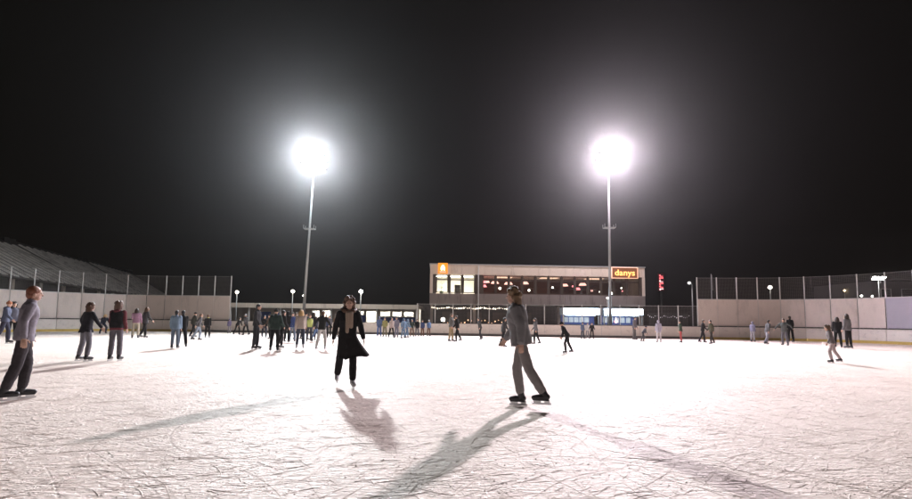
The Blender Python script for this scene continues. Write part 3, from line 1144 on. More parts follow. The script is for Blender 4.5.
def mast(px, by, tx, ty, Y, platy, label, lens, lcol, power):
    base = P(px, by, Y)
    top = P(tx, ty, Y)
    root = empty('floodlight_mast', (base.x, Y, -.1))
    tag(root, label, 'floodlight', 'floodlight masts behind the far boards')
    t = top - Vector((base.x, Y, -.1))
    bm = bmesh.new()
    tube(bm, (0, 0, 0), .15, t, .065, 16)
    tube(bm, (0, 0, 0), .30, t * .012, .30, 16)
    obj('pole', bm, GALV, root, True)
    pp = P(px + (tx - px) * (by - platy) / (by - ty), platy, Y) - root.location
    bm = bmesh.new()
    box(bm, pp.x - .5, -.28, pp.z - .04, pp.x + .5, .28, pp.z + .04)
    for s_ in (-.5, .5):
        tube(bm, (pp.x + s_, -.28, pp.z), .02, (pp.x + s_, -.28, pp.z + .35), .02, 6)
        tube(bm, (pp.x + s_, .28, pp.z), .02, (pp.x + s_, .28, pp.z + .35), .02, 6)
    obj('platform', bm, GALV, root)
    bm = bmesh.new()
    for r_ in range(3):
        zz = t.z - .75 + r_ * .75
        box(bm, t.x - 1.25, -.05, zz - .05, t.x + 1.25, .05, zz + .05)
    for s_ in (-1.1, 0, 1.1):
        box(bm, t.x + s_ - .04, .06, t.z - .85, t.x + s_ + .04, .14, t.z + .85)
    obj('head_frame', bm, GALV, root)
    # each floodlight is aimed down at the ice
    aim = Matrix.Rotation(R(-28), 4, 'X')
    for r_ in range(3):
        for c_ in range(4):
            x_ = t.x - .96 + c_ * .64
            zz = t.z - .75 + r_ * .75
            Mx = Matrix.Translation((x_, -.30, zz)) @ Matrix.Rotation(R(30), 4, 'X')
            bm = bmesh.new()
            box(bm, -.26, -.10, -.22, .26, .14, .22, Mx, bev=.03)
            box(bm, -.03, .14, -.05, .03, .30, .05, Mx)
            fl = obj('floodlight', bm, DARKRAIL, root)
            bm = bmesh.new()
            box(bm, -.23, -.115, -.19, .23, -.103, .19, Mx)
            obj('lens', bm, lens, fl)
    ld = bpy.data.lights.new('floodlight_beam', 'SPOT')
    ld.energy = power
    ld.color = lcol
    ld.shadow_soft_size = .55
    ld.spot_size = R(140)
    ld.spot_blend = 1.0
    lo = bpy.data.objects.new('floodlight_beam', ld)
    COL.objects.link(lo)
    lp_ = root.location + t + Vector((0, -.75, 0))
    lo.location = lp_
    lo.rotation_euler = (Vector((0, -14, 0)) - lp_).to_track_quat('-Z', 'Y').to_euler()
    l2 = bpy.data.lights.new('floodlight_spill', 'POINT')
    l2.energy = power * .10
    l2.color = lcol
    l2.shadow_soft_size = .5
    l2o = bpy.data.objects.new('floodlight_spill', l2)
    COL.objects.link(l2o)
    l2o.location = root.location + t + Vector((0, .55, 0.2))
    return root


mast(302, 337, 314.5, 160, 43.5, 229, 'left of two tall lit floodlight masts, leaning slightly right', LENSL, (.93, .965, 1.0), 72000)
mast(610.5, 338, 608.5, 158, 41.2, 228, 'right of two tall lit floodlight masts, in front of the building', LENSR, (1.0, .91, .98), 72000)

# ------------------------------------------------------------------ main building
BY = 45.0
bl, brr = P(430, 300, BY), P(647, 300, BY)
BWID = (brr.x - bl.x)
BROT = R(2.5)
bld = empty('clubhouse', (bl.x, BY - .6, -.1), BROT)
tag(bld, 'two storey beige clubhouse with long upper window band over a dark terrace', 'building')
Z_TOP, Z_W1, Z_W0, Z_LOW = 6.85, 5.85, 4.08, 3.0
DP = 11.0
LW = BWID


def bz(x0, y0, z0, x1, y1, z1, name, m, bev=0.0, parent=None):
    bm = bmesh.new()
    box(bm, x0, y0, z0, x1, y1, z1, bev=bev)
    return obj(name, bm, m, parent or bld)


# solid bands (panels with joints)
bm = bmesh.new()
n_ = 8
for k in range(n_):
    x0, x1 = LW * k / n_, LW * (k + 1) / n_
    box(bm, x0 + .008, 0, Z_W1 + .05, x1 - .008, .25, Z_TOP, bev=.01)
obj('parapet', bm, FASC, bld)
bm = bmesh.new()
for k in range(n_):
    x0, x1 = LW * k / n_, LW * (k + 1) / n_
    box(bm, x0 + .008, 0, Z_LOW, x1 - .008, .25, Z_W0 - .05, bev=.01)
obj('spandrel_wall', bm, SPAN, bld)
bz(-.06, -.06, Z_TOP + .003, LW + .06, DP, Z_TOP + .10, 'roof', GALV)
bz(0, .26, Z_W1 + .10, LW, DP, Z_TOP - .02, 'upper_slab', CEIL)
bz(0, .26, Z_LOW + .02, LW, DP, Z_W0 - .12, 'floor_slab', CEIL)
bz(0, DP - .2, Z_W0 - .12, LW, DP, Z_W1 + .10, 'back_wall', CONC)
for nm, x0, x1 in (('side_wall', 0, .28), ('side_wall', LW - .28, LW)):
    bz(x0, .26, Z_W0 - .118, x1, DP - .2, Z_W1 + .098, nm, CONC)
    bz(x0, .0, Z_W0 - .048, x0 + .28 if x0 else .28, .256, Z_W1 + .048, 'corner_pier', FASC)
bz(4.72, .30, Z_W0 - .118, 4.92, DP - .2, Z_W1 + .098, 'partition', CEIL)
bz(5.0, 5.2, Z_W0 - .117, LW - .3, 5.35, Z_W1 + .097, 'bar_wall', WOOD)
bz(.3, 4.6, Z_W0 - .117, 4.7, 4.75, Z_W1 + .097, 'room_wall', CEIL)
# ground floor
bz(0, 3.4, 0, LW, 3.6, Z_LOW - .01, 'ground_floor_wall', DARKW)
for k in range(6):
    x_ = .2 + (LW - .4) * k / 5
    bz(x_ - .14, .35, 0, x_ + .14, .63, Z_LOW - .003, 'column', CONC)
for x_ in (1.3, 3.9, 6.6, 9.2):
    bz(x_, 3.36, 1.0, x_ + 1.5, 3.39, 2.3, 'terrace_window', BRN)


def window(x0, x1, z0, z1, parent, y=.10, rail=None, fm=BRN, fr=.055):
    bm = bmesh.new()
    box(bm, x0, y, z0, x0 + fr, y + .08, z1)
    box(bm, x1 - fr, y, z0, x1, y + .08, z1)
    box(bm, x0 + fr, y, z0, x1 - fr, y + .08, z0 + fr)
    box(bm, x0 + fr, y, z1 - fr, x1 - fr, y + .08, z1)
    if rail:
        box(bm, x0 + fr, y, rail - .045, x1 - fr, y + .08, rail + .045)
    w = obj('window', bm, fm, parent)
    bm = bmesh.new()
    box(bm, x0 + fr, y + .035, z0 + fr, x1 - fr, y + .045, z1 - fr)
    obj('pane', bm, GLASS, w)
    return w


mpp = LW / 217.0
RAILZ = 5.38
edges = [(436.2, 448.2), (449.8, 461.6), (463, 474.6)]
for a, b in edges:
    window((a - 430) * mpp, (b - 430) * mpp, Z_W0, Z_W1, bld, rail=RAILZ, fr=.09)
bayx = [482 + 13.35 * k for k in range(13)]
for k in range(12):
    window((bayx[k] + .6 - 430) * mpp, (bayx[k + 1] - .6 - 430) * mpp, Z_W0, Z_W1, bld, rail=RAILZ, fr=.07)
# dark infill piers between windows
solid = [(.281 / mpp + 430, 436.2), (448.2, 449.8), (461.6, 463), (474.6, 482.6)]
solid += [(bayx[k + 1] - .6, bayx[k + 1] + .6) for k in range(11)] + [(bayx[12] - .6, 647 - .281 / mpp)]
for a, b in solid:
    bz((a - 430) * mpp + .002, .06, Z_W0 - .045, (b - 430) * mpp - .002, .22, Z_W1 + .045, 'window_pier', BRN)
bm = bmesh.new()
tube(bm, (4.75, -.06, 0), .05, (4.75, -.06, Z_TOP - .05), .05, 10)
obj('downpipe', bm, PALE, bld)

# things seen in the rooms
def place_in(o, x, y, z):
    c, s = math.cos(BROT), math.sin(BROT)
    o.location = (bl.x + x * c - y * s, BY - .6 + x * s + y * c, -.1 + z)
    o.rotation_euler = (0, 0, BROT)
    return o


ROOMLIT = emit('ceiling_panel_light', (1.0, .95, .84), 42)
BARLIT = emit('bar_ceiling_light', (1.0, .60, .42), 1.6)
for k in range(3):
    bm = bmesh.new()
    box(bm, -.55, -.6, -.03, .55, .6, 0)
    box(bm, -.60, -.65, -.02, .60, .65, .012)
    o = obj('ceiling_light', bm, [ROOMLIT, PALE])
    for p_ in o.data.polygons[6:]:
        p_.material_index = 1
    place_in(o, 1.1 + 1.35 * k, 2.0, Z_W1 + .085)
    tag(o, 'white panel light on the ceiling behind the %s of the three bright windows' % ('leftmost', 'middle', 'rightmost')[k], 'ceiling light', 'ceiling lights of the bright room')
for k in range(3):
    bm = bmesh.new()
    box(bm, -.9, -.5, -.03, .9, .5, 0)
    o = obj('ceiling_light', bm, BARLIT)
    place_in(o, 7.6 + 4.8 * k, 2.7, Z_W1 + .085)
    tag(o, 'dim reddish ceiling light of the bar, %s of three' % ('leftmost', 'middle', 'rightmost')[k], 'ceiling light', 'ceiling lights of the bar')
REDL = emit('pink_lamp_shade', (1.0, .20, .22), 2.6, False)
PINKL = emit('salmon_lamp_shade', (1.0, .48, .40), 2.2, False)
WHL = emit('white_globe', (1.0, .88, .78), 9, False)
lamps = [(485, 282.5, REDL, .30), (489, 282.2, PINKL, .2), (485.5, 286.5, REDL, .24), (497, 283, PINKL, .34), (501.5, 289, WHL, .13), (511, 283.6, PINKL, .36),
         (528, 283, PINKL, .34), (531.5, 290.5, WHL, .11), (556, 287.5, WHL, .1), (570, 284.5, PINKL, .3), (577, 286, REDL, .1), (584, 288, REDL, .2), (589, 283.5, PINKL, .32),
         (597, 290, PINKL, .12), (605.5, 291, WHL, .1), (617, 292.5, WHL, .17), (628, 287, WHL, .07), (629, 290, REDL, .07)]
lc = 0
kinds = ['far left end of the bar', 'left end beside the first red shade', 'lower one under the first red shade', 'second bay of the bar', 'low white globe in second bay',
         'third bay of the bar', 'fourth bay of the bar', 'low white globe in fourth bay', 'low white globe near the bar middle', 'middle of the bar', 'tiny red one right of the bar middle',
         'low red one in eighth bay', 'wide shade left of the mast', 'low salmon one left of the mast', 'low white globe by the mast', 'large white globe right of the mast',
         'tiny white one under the orange sign', 'tiny red one under the orange sign']
for (lx, ly, lm, wd) in lamps:
    x_ = (lx - 430) * mpp
    yy = 1.3 if wd < .2 else 1.8
    z_ = 4.95 + (286.5 - ly) * .105
    bm = bmesh.new()
    if lm is WHL or wd < .2:
        ell(bm, (0, 0, 0), (wd, wd, wd), None, 12)
    else:
        tube(bm, (0, 0, -.11), wd * 1.25, (0, 0, .11), wd * .8, 20)
    n0 = len(bm.faces)
    tube(bm, (0, 0, .10 if wd >= .2 else wd * .9), .012, (0, 0, Z_W1 + .10 - z_), .012, 6)
    o = obj('pendant_lamp', bm, [lm, BRN])
    for p_ in o.data.polygons[n0:]:
        p_.material_index = 1
    place_in(o, x_, yy, z_)
    tag(o, 'glowing bar lamp: ' + kinds[lc], 'pendant lamp', 'lamps hanging in the bar')
    lc += 1
# tables and shelf in the bar
bm = bmesh.new()
for z_ in (.55, .95, 1.35):
    box(bm, 0, -.3, z_, 5.2, 0, z_ + .04)
box(bm, 0, -.04, 0, 5.2, 0, 1.6)
for k in range(60):
    z_ = random.choice((.59, .99))
    x_ = random.uniform(.1, 5.1)
    tube(bm, (x_, -.16, z_), .035, (x_, -.16, z_ + random.uniform(.18, .3)), .02, 7)
o = obj('bar_shelf', bm, WOOD)
place_in(o, 13.0, 5.15, Z_W0 - .11)
tag(o, 'wooden wall shelf of bottles inside the bar behind the right windows', 'shelf')
for k in range(7):
    bm = bmesh.new()
    tube(bm, (0, 0, .72), .42, (0, 0, .76), .42, 20)
    tube(bm, (0, 0, 0), .03, (0, 0, .72), .03, 8)
    tube(bm, (0, 0, 0), .22, (0, 0, .03), .22, 16)
    o = obj('bar_table', bm, WOOD)
    place_in(o, 6.2 + 2.05 * k, .95 + .2 * (k % 2), Z_W0 - .118)
    tag(o, 'round pedestal table inside the bar windows', 'table', 'bar tables behind the glass')
# plant and curtain silhouettes in the bright room
bm = bmesh.new()
tube(bm, (0, 0, 0), .16, (0, 0, .32), .2, 12)
tube(bm, (0, 0, .3), .02, (0, 0, .8), .015, 6)
for k in range(60):
    a = random.uniform(0, 6.28)
    q = Vector((math.cos(a) * random.uniform(.05, .35), math.sin(a) * random.uniform(.05, .3), random.uniform(.55, 1.25)))
    d_ = Vector((math.cos(a), math.sin(a), random.uniform(-.3, .5))).normalized() * .12
    s_ = d_.cross(Vector((0, 0, 1))).normalized() * .035
    bm.faces.new([bm.verts.new(q - d_), bm.verts.new(q + s_), bm.verts.new(q + d_), bm.verts.new(q - s_)])
o = obj('potted_plant', bm, mat('leaf', (.06, .11, .04), .6, .3))
place_in(o, 1.15, .75, Z_W0 - .118)
tag(o, 'potted plant behind the leftmost bright window', 'plant')
bm = bmesh.new()
box(bm, -.3, -.25, 0, .3, .25, .62, bev=.04)
box(bm, -.3, .17, .62, .3, .25, 1.0, bev=.03)
o = obj('armchair', bm, cm((.12, .10, .09)))
place_in(o, 2.75, .9, Z_W0 - .118)
tag(o, 'dark armchair behind the middle bright window', 'chair')

# signs
ORG = emit('orange_sign_face', (1.0, .33, .02), .9, base=(.6, .20, .02))
ORGB = emit('sign_box_brown', (.55, .16, .03), .22, base=(.15, .06, .03))
LET = emit('sign_letter', (1.0, .50, .14), 1.5, base=(.8, .45, .15))
WHT = emit('white_sign_glow', (1.0, .93, .80), 2.5)


def sign_loc(px, py):
    return (px - 430) * mpp, None


sg = empty('lit_sign')
place_in(sg, (442.6 - 430) * mpp, -.16, Z_W1 + .62)
tag(sg, 'square orange lit sign with white emblem on the left end of the parapet', 'sign')
bm = bmesh.new()
box(bm, -.47, 0, -.52, .47, .13, .52, bev=.03)
obj('sign_box', bm, ORG, sg)
bm = bmesh.new()
ell(bm, (0, -.02, .20), (.13, .03, .13))
box(bm, -.2, -.04, -.20, -.05, -.005, .12, bev=.01)
box(bm, .05, -.04, -.20, .2, -.005, .12, bev=.01)
box(bm, -.2, -.045, -.02, .2, -.004, .10, bev=.01)
obj('emblem', bm, WHT, sg)
bm = bmesh.new()
box(bm, -.3, -.035, -.42, .3, -.003, -.30, bev=.01)
obj('red_bar', bm, emit('red_sign_glow', (1.0, .12, .05), 1.6), sg)

sg = empty('lit_sign')
place_in(sg, (625.6 - 430) * mpp, -.18, Z_W1 + .46)
tag(sg, 'long lit sign with orange letters danys on the right end of the parapet', 'sign')
bm = bmesh.new()
box(bm, -1.27, 0, -.50, 1.27, .16, .50, bev=.02)
obj('sign_box', bm, ORGB, sg)
bm = bmesh.new()
for (x0, z0, x1, z1) in ((-1.27, .50, 1.27, .56), (-1.27, -.56, 1.27, -.50), (-1.33, -.56, -1.27, .56), (1.27, -.56, 1.33, .56)):
    box(bm, x0, -.03, z0, x1, .165, z1)
obj('sign_border', bm, emit('sign_border_glow', (1.0, .38, .10), .9), sg)
tcu = bpy.data.curves.new('letters', 'FONT')
tcu.body = 'danys'
tcu.size = .86
tcu.extrude = .03
tcu.offset = .014
tcu.space_character = 1.06
tcu.align_x = 'CENTER'
tcu.align_y = 'CENTER'
tob = bpy.data.objects.new('letters_src', tcu)
COL.objects.link(tob)
bpy.context.view_layer.update()
tme = bpy.data.meshes.new_from_object(tob.evaluated_get(bpy.context.evaluated_depsgraph_get()))
bpy.data.objects.remove(tob)
tme.materials.clear()
tme.materials.append(LET)
lt = bpy.data.objects.new('letters', tme)
link(lt, sg)
lt.rotation_euler = (R(90), 0, 0)
lt.location = (0, -.04, -.02)
lt.scale = (1.0, .95, 1)

# ------------------------------------------------------------------ kiosks under the building
KLIT = emit('kiosk_light_box', (.70, .86, 1.0), 16.0)
KIN = mat('kiosk_panel', (.45, .50, .55), .6, .1, 2)


def kiosk(p0, p1, Y, label, red):
    a, b = P(p0, 318, Y), P(p1, 318, Y)
    L = b.x - a.x
    root = empty('kiosk', (a.x, Y, -.1))
    tag(root, label, 'kiosk', 'bright kiosks under the clubhouse')
    bm = bmesh.new()
    box(bm, 0, 0, 2.05, L, 1.6, 2.72, bev=.02)
    obj('canopy', bm, KIN, root)
    bm = bmesh.new()
    box(bm, .04, -.03, 2.12, L - .04, -.003, 2.66)
    box(bm, .3, .4, 2.02, L - .3, .7, 2.047)
    obj('light_box', bm, KLIT, root)
    bm = bmesh.new()
    box(bm, .15, .35, 0, L - .15, .9, 1.12, bev=.01)
    box(bm, .1, .28, 1.123, L - .1, .95, 1.17)
    obj('counter', bm, KIN, root)
    bm = bmesh.new()
    box(bm, .1, 1.45, 0, L - .1, 1.55, 2.046)
    obj('back_wall', bm, BLUE, root)
    for x_ in (.06, L - .06):
        bm = bmesh.new()
        box(bm, x_ - .05, .1, 0, x_ + .05, .2, 2.046)
        obj('post', bm, PALE, root)
    for k in range(5):
        x0 = .35 + (L - .9) * k / 5
        bm = bmesh.new()
        box(bm, x0, 1.41, 1.35, x0 + .42, 1.447, 1.85)
        obj('menu_board', bm, PALE, root)
    return root


kiosk(563.5, 600, 42.9, 'left lit kiosk with bluish white light box, left of the right mast', False)
kiosk(604, 643.5, 42.9, 'right lit kiosk with bluish white light box, behind the right mast', True)
bm = bmesh.new()
o_ = P(616, 321.5, 42.6)
ell(bm, (0, 0, 0), (.14, .1, .14))
tube(bm, (0, 0, .12), .01, (0, 0, .38), .01, 6)
o = obj('lantern', bm, emit('red_lantern_glow', (1.0, .35, .3), 7, False), loc=o_)
tag(o, 'small reddish lantern hanging under the right kiosk canopy', 'lantern')


def string_lights(x0p, x1p, y0p, Y, n, label, col, sag, size, seed, glow=3):
    rnd = random.Random(seed)
    a, b = P(x0p, y0p, Y), P(x1p, y0p + (x1p - x0p) * .012, Y)
    root = empty('string_lights', a)
    tag(root, label, 'string lights')
    em = emit('bulb_glow', col, glow, False)
    prev = None
    bmw = bmesh.new()
    bm = bmesh.new()
    ell(bm, (0, 0, 0), (size, size, size * 1.3), None, 8)
    bulb = obj('bulb', bm, em, root, True)
    for k in range(n):
        t = k / (n - 1)
        q = (b - a) * t + Vector((0, 0, -sag * abs(math.sin(t * math.pi * 5)) + rnd.uniform(-.03, .03)))
        if prev is not None:
            tube(bmw, prev + Vector((0, 0, size)), .008, q + Vector((0, 0, size)), .008, 5)
        prev = q
        o = bulb if k == 0 else bulb.copy()
        if k:
            COL.objects.link(o)
            o.parent = root
        o.location = q
        s_ = rnd.uniform(.5, 1.25)
        o.scale = (s_, s_, s_)
    obj('cable', bmw, DARKRAIL, root)


string_lights(432, 516, 307.2, 44.0, 46, 'string of warm white bulbs along the terrace edge under the building', (1.0, .86, .68), .10, .055, 3)
string_lights(441, 512, 319, 46.2, 22, 'lower string of amber bulbs inside the dark terrace', (1.0, .55, .30), .35, .05, 4)
string_lights(648, 689, 315.2, 43.0, 24, 'string of small white bulbs behind the net right of the building', (.95, .95, 1.0), .20, .03, 5, .7)
bm = bmesh.new()
ell(bm, (0, 0, 0), (.20, .14, .20))
box(bm, -.03, .0, -.03, .03, .5, .03)
o = obj('wall_lamp', bm, emit('terrace_lamp_glow', (1.0, .95, .85), 9), loc=P(443, 319.5, 45.5))
tag(o, 'bright white round lamp on the terrace under the left end of the building', 'lamp')
# terrace tables and parasols (dark shapes)
for k, x_ in enumerate((458, 469, 490, 508)):
    c_ = P(x_, 325, 44.6)
    bm = bmesh.new()
    tube(bm, (0, 0, 0), .03, (0, 0, 1.05), .03, 8)
    tube(bm, (0, 0, 1.05), .38, (0, 0, 1.09), .38, 18)
    tube(bm, (0, 0, 0), .25, (0, 0, .03), .25, 14)
    o = obj('standing_table', bm, WOOD, loc=(c_.x, 44.6, -.1))
    tag(o, 'dark high round table on the terrace behind the boards', 'table', 'high tables on the terrace')

# black fence right of the building
fa, fb = P(649, 326, 44.2), P(690, 326, 44.2)
root = empty('dark_fence', (fa.x, 44.2, -.1))
tag(root, 'black slatted fence between the clubhouse and the right screen wall', 'fence')
bm = bmesh.new()
nl = int((fb.x - fa.x) / .16)
for k in range(nl):
    box(bm, k * .16, 0, .05, k * .16 + .14, .03, 2.35)
obj('slats', bm, DARKW, root)
bm = bmesh.new()
for z_ in (.4, 2.0):
    box(bm, 0, .032, z_, nl * .16, .08, z_ + .08)
obj('rail', bm, DARKRAIL, root)

# ------------------------------------------------------------------ low changing-room building on the left
LY = 50.0
la, lb = P(231, 310, LY), P(419, 310, LY)
low = empty('changing_rooms', (la.x, LY, -.1))
tag(low, 'long low flat roofed building with pale fascia and lit windows left of the clubhouse', 'building')
LL = lb.x - la.x
lm_ = LL / 188.0
bm = bmesh.new()
for k in range(10):
    box(bm, LL * k / 10 + .006, -.9, 2.52, LL * (k + 1) / 10 - .006, -.8, 3.02)
obj('fascia', bm, FASC, low)
bz(-.05, -.798, 2.62, LL + .05, 9, 3.0, 'roof', CONC, parent=low)
bz(0, 2.2, 0, LL, 2.4, 2.618, 'back_wall', CEIL, parent=low)
# front wall built between the openings
opens = [(329 - 17, 320, 1.55, 2.35, 0), (323, 331, 1.55, 2.35, 0), (345, 364, 1.9, 2.35, 0), (366, 377, .9, 2.35, 0), (380, 390.5, 1.75, 2.3, 0), (392, 402, 1.75, 2.3, 0), (403.5, 414, 1.75, 2.3, 0)]
bm = bmesh.new()
cur = 231
for (a, b, z0, z1, _) in opens:
    box(bm, (cur - 231) * lm_, 0, 0, (a - 231) * lm_, .2, 2.618)
    box(bm, (a - 231) * lm_ + .001, 0, 0, (b - 231) * lm_ - .001, .2, z0 - .002)
    box(bm, (a - 231) * lm_ + .001, 0, z1 + .002, (b - 231) * lm_ - .001, .2, 2.618)
    cur = b
box(bm, (cur - 231) * lm_, 0, 0, LL, .2, 2.618)
obj('front_wall', bm, CONC, low)
for (a, b, z0, z1, _) in opens:
    window((a - 231) * lm_ + .01, (b - 231) * lm_ - .01, z0 + .002, z1 - .002, low, y=.06, fm=PALE)
for a, b, z1 in ((259, 271, 2.1), (276, 281, 2.1), (338, 343, 2.2), (361, 365.6, 1.85), (379.5, 415.5, 1.66)):
    bz((a - 231) * lm_, -.035, .02, (b - 231) * lm_, -.004, z1, 'blue_door', BLUE, parent=low)
for x_ in (234, 252, 283, 306, 333, 378, 417):
    bz((x_ - 231) * lm_ - .07, -.78, 0, (x_ - 231) * lm_ + .07, -.64, 2.615, 'column', PALE, parent=low)
for k, x_ in enumerate((316, 327, 350, 358, 371.5, 386, 397, 409)):
    bm = bmesh.new()
    box(bm, -.7, -.15, -.05, .7, .15, 0)
    o = obj('ceiling_light', bm, emit('tube_light', (1.0, .97, .90), 80))
    o.location = (la.x + (x_ - 231) * lm_, LY + 1.3, 2.60 - .1)
    tag(o, 'fluorescent ceiling light of the low building, behind ' + ('its leftmost lit window', 'its second window from the left', 'the left part of its long narrow window', 'the right part of its long narrow window', 'its tallest window', 'the left of its last three windows', 'the middle of its last three windows', 'its rightmost window')[k], 'ceiling light', 'ceiling lights of the low building')

# ------------------------------------------------------------------ long hall on the left
hall = empty('hall', (-45, 45, -.1))
tag(hall, 'long hall with ribbed metal roof in three lengths behind the left screen', 'building')
hd = Vector((-.33, .944, 0)).normalized()
hn = Vector((-hd.y, hd.x, 0))
secs = [(-22, 21, 10.9), (21.3, 44, 11.15), (44.3, 68, 11.35)]
for (t0, t1, rz_) in secs:
    bm = bmesh.new()
    ez = 5.35
    w_ = 9.0

    def hp(t, s, z):
        q = hd * t + hn * s
        return Vector((q.x, q.y, z))
    e0, e1, r0, r1 = hp(t0, -.6, ez), hp(t1, -.6, ez), hp(t0, w_, rz_), hp(t1, w_, rz_)
    o0, o1 = hp(t0, 2 * w_ + .6, ez), hp(t1, 2 * w_ + .6, ez)
    dz_ = Vector((0, 0, -.15))
    v = [bm.verts.new(q) for q in (e0, e1, r1, r0, o0, o1)]
    vv = [bm.verts.new(q.co + dz_) for q in v]
    bm.faces.new((v[0], v[1], v[2], v[3]))
    bm.faces.new((v[3], v[2], v[5], v[4]))
    bm.faces.new((vv[3], vv[2], vv[1], vv[0]))
    bm.faces.new((vv[4], vv[5], vv[2], vv[3]))
    bm.faces.new((v[0], vv[0], vv[1], v[1]))
    bm.faces.new((v[0], v[3], vv[3], vv[0]))
    bm.faces.new((v[1], vv[1], vv[2], v[2]))
    up_ = (r0 - e0).normalized()
    nr = (e1 - e0).normalized().cross(up_)
    if nr.z < 0:
        nr = -nr
    nb = len(bm.faces)
    t = t0 + .5
    while t < t1 - .4:
        a_, b_ = hp(t, -.58, ez + .01), hp(t, w_ - .02, rz_ + .0)
        s_ = hd * .48
        h_ = nr * .14
        q = [bm.verts.new(x) for x in (a_ - s_, a_ + s_, b_ + s_, b_ - s_, a_ - s_ * .5 + h_, a_ + s_ * .5 + h_, b_ + s_ * .5 + h_, b_ - s_ * .5 + h_)]
        for ii in ((4, 5, 6, 7), (0, 4, 7, 3), (1, 2, 6, 5), (0, 1, 5, 4), (3, 7, 6, 2)):
            bm.faces.new([q[x] for x in ii])
        t += 1.9
    bmesh.ops.recalc_face_normals(bm, faces=bm.faces)
    rf = obj('roof', bm, [ROOF, RIB], hall)
    for p_ in rf.data.polygons[nb:]:
        p_.material_index = 1
    bm = bmesh.new()
    cap(bm, r0 + Vector((0, 0, .1)), .22, r1 + Vector((0, 0, .1)), .22, 8)
    for t in (t1 - 1.0, t1 - 2.4):
        q = hp(t, w_, rz_ + .1)
        box(bm, -.35, -.35, 0, .35, .35, .65, Matrix.Translation(q))
    obj('ridge_vent', bm, DARKRAIL, rf)
bm = bmesh.new()
q0, q1 = hp(-22, .6, 0), hp(68, .6, 0)
v = [bm.verts.new(x) for x in (q0, q1, q1 + Vector((0, 0, 5.2)), q0 + Vector((0, 0, 5.2)), hp(-22, 17.5, 0), hp(68, 17.5, 0), hp(68, 17.5, 5.2), hp(-22, 17.5, 5.2), hp(68, 9, 11.1), hp(-22, 9, 10.7))]
bm.faces.new((v[0], v[1], v[2], v[3]))
bm.faces.new((v[4], v[7], v[6], v[5]))
bm.faces.new((v[1], v[5], v[6], v[8], v[2]))
bm.faces.new((v[0], v[3], v[9], v[7], v[4]))
obj('wall', bm, DARKW, hall)
t = -20
k = 0
while t < 68:
    bm = bmesh.new()
    q = hp(t, .1, 0)
    box(bm, -.16, -.16, 0, .16, .16, 5.15, Matrix.Translation(q))
    obj('column', bm, CONC, hall)
    t += 5.5
    k += 1
for t in (6, 17, 28, 39, 50):
    bm = bmesh.new()
    Mw = Matrix.Translation(hp(t + 2.2, .54, 0)) @ Matrix.Rotation(math.atan2(hd.y, hd.x), 4, 'Z')
    box(bm, -1.2, -.03, 3.0, 1.2, .03, 4.0, Mw)
    w = obj('window', bm, BRN, hall)
    bm = bmesh.new()
    box(bm, -1.1, -.05, 3.1, -.05, .05, 3.9, Mw)
    box(bm, .05, -.05, 3.1, 1.1, .05, 3.9, Mw)
    obj('pane', bm, mat('grey_pane', (.12, .12, .13), .15, .1), w)

# ------------------------------------------------------------------ far right buildings
fr_ = empty('apartment_block', tuple(P(874, 330, 62).xy) + (-.1,))
tag(fr_, 'dim grey flat roofed block with dark windows behind the right screen wall', 'building')
zt = P(895, 281.5, 62).z + .1
bz(0, 0, 0, 14, 10, zt, 'wall', mat('dim_render', (.14, .13, .125), .9, .15), parent=fr_)
bz(-.15, -.15, zt + .003, 14.15, 10.15, zt + .25, 'roof', DARKW, parent=fr_)
for (a, b) in ((1.2, 2.6), (4.0, 6.0), (8.2, 10.2), (11.3, 13.0)):
    for zz in (zt - 2.2, zt - 4.8):
        w = window(a, b, zz, zz + 1.2, fr_, y=-.09, fm=PALE)
hs_ = empty('lit_house', tuple(P(846.5, 330, 72).xy) + (-.1,))
tag(hs_, 'small far house with amber lit upright windows above the right screen wall', 'building')
zt = P(851, 289.8, 72).z + .1
bz(0, 0, 0, 1.75, 3, zt, 'wall', mat('ochre_render', (.30, .22, .12), .9, .15), parent=hs_)
bz(-.1, -.1, zt + .003, 1.85, 3.1, zt + .12, 'roof', DARKW, parent=hs_)
AMB = emit('amber_window', (1.0, .62, .22), 1.6, False)
for k in range(3):
    x0 = .2 + .52 * k
    w = bz(x0 - .04, -.04, zt - 1.5, x0 + .34, -.003, zt - .1, 'window', BRN, parent=hs_)
    bz(x0, -.06, zt - 1.45, x0 + .30, -.042, zt - .15, 'pane', AMB, parent=w)

# red vertical pylon sign, far
py_ = P(662, 330, 75)
pyl = empty('pylon_sign', (py_.x, 75, -.1))
zt, z0 = P(662, 273.5, 75).z + .1, P(662, 291, 75).z + .1
tag(pyl, 'tall narrow red lit pylon sign far behind the fence right of the clubhouse', 'sign')
bz(-.1, -.1, 0, .1, .1, z0, 'pole', DARKRAIL, parent=pyl)
bz(-.5, -.12, z0, .5, .12, zt, 'sign_box', mat('dark_red_box', (.12, .02, .03), .5), parent=pyl)
REDN = emit('red_neon', (1.0, .10, .12), 1.9, False)
PKN = emit('pale_neon', (1.0, .62, .62), 1.7, False)
nrow = 6
for k in range(nrow):
    zz = z0 + .12 + (zt - z0 - .2) * k / nrow
    hgt = (zt - z0) / nrow * .62
    bm = bmesh.new()
    if k % 2:
        box(bm, -.26, -.16, zz, .3, -.123, zz + hgt * .3)
        box(bm, -.30, -.16, zz + hgt * .32, -.08, -.123, zz + hgt)
    else:
        box(bm, -.3, -.16, zz, -.1, -.123, zz + hgt)
        box(bm, -.05, -.16, zz + hgt * .5, .34, -.123, zz + hgt)
    obj('neon_shape', bm, PKN if k % 3 == 0 else REDN, pyl)


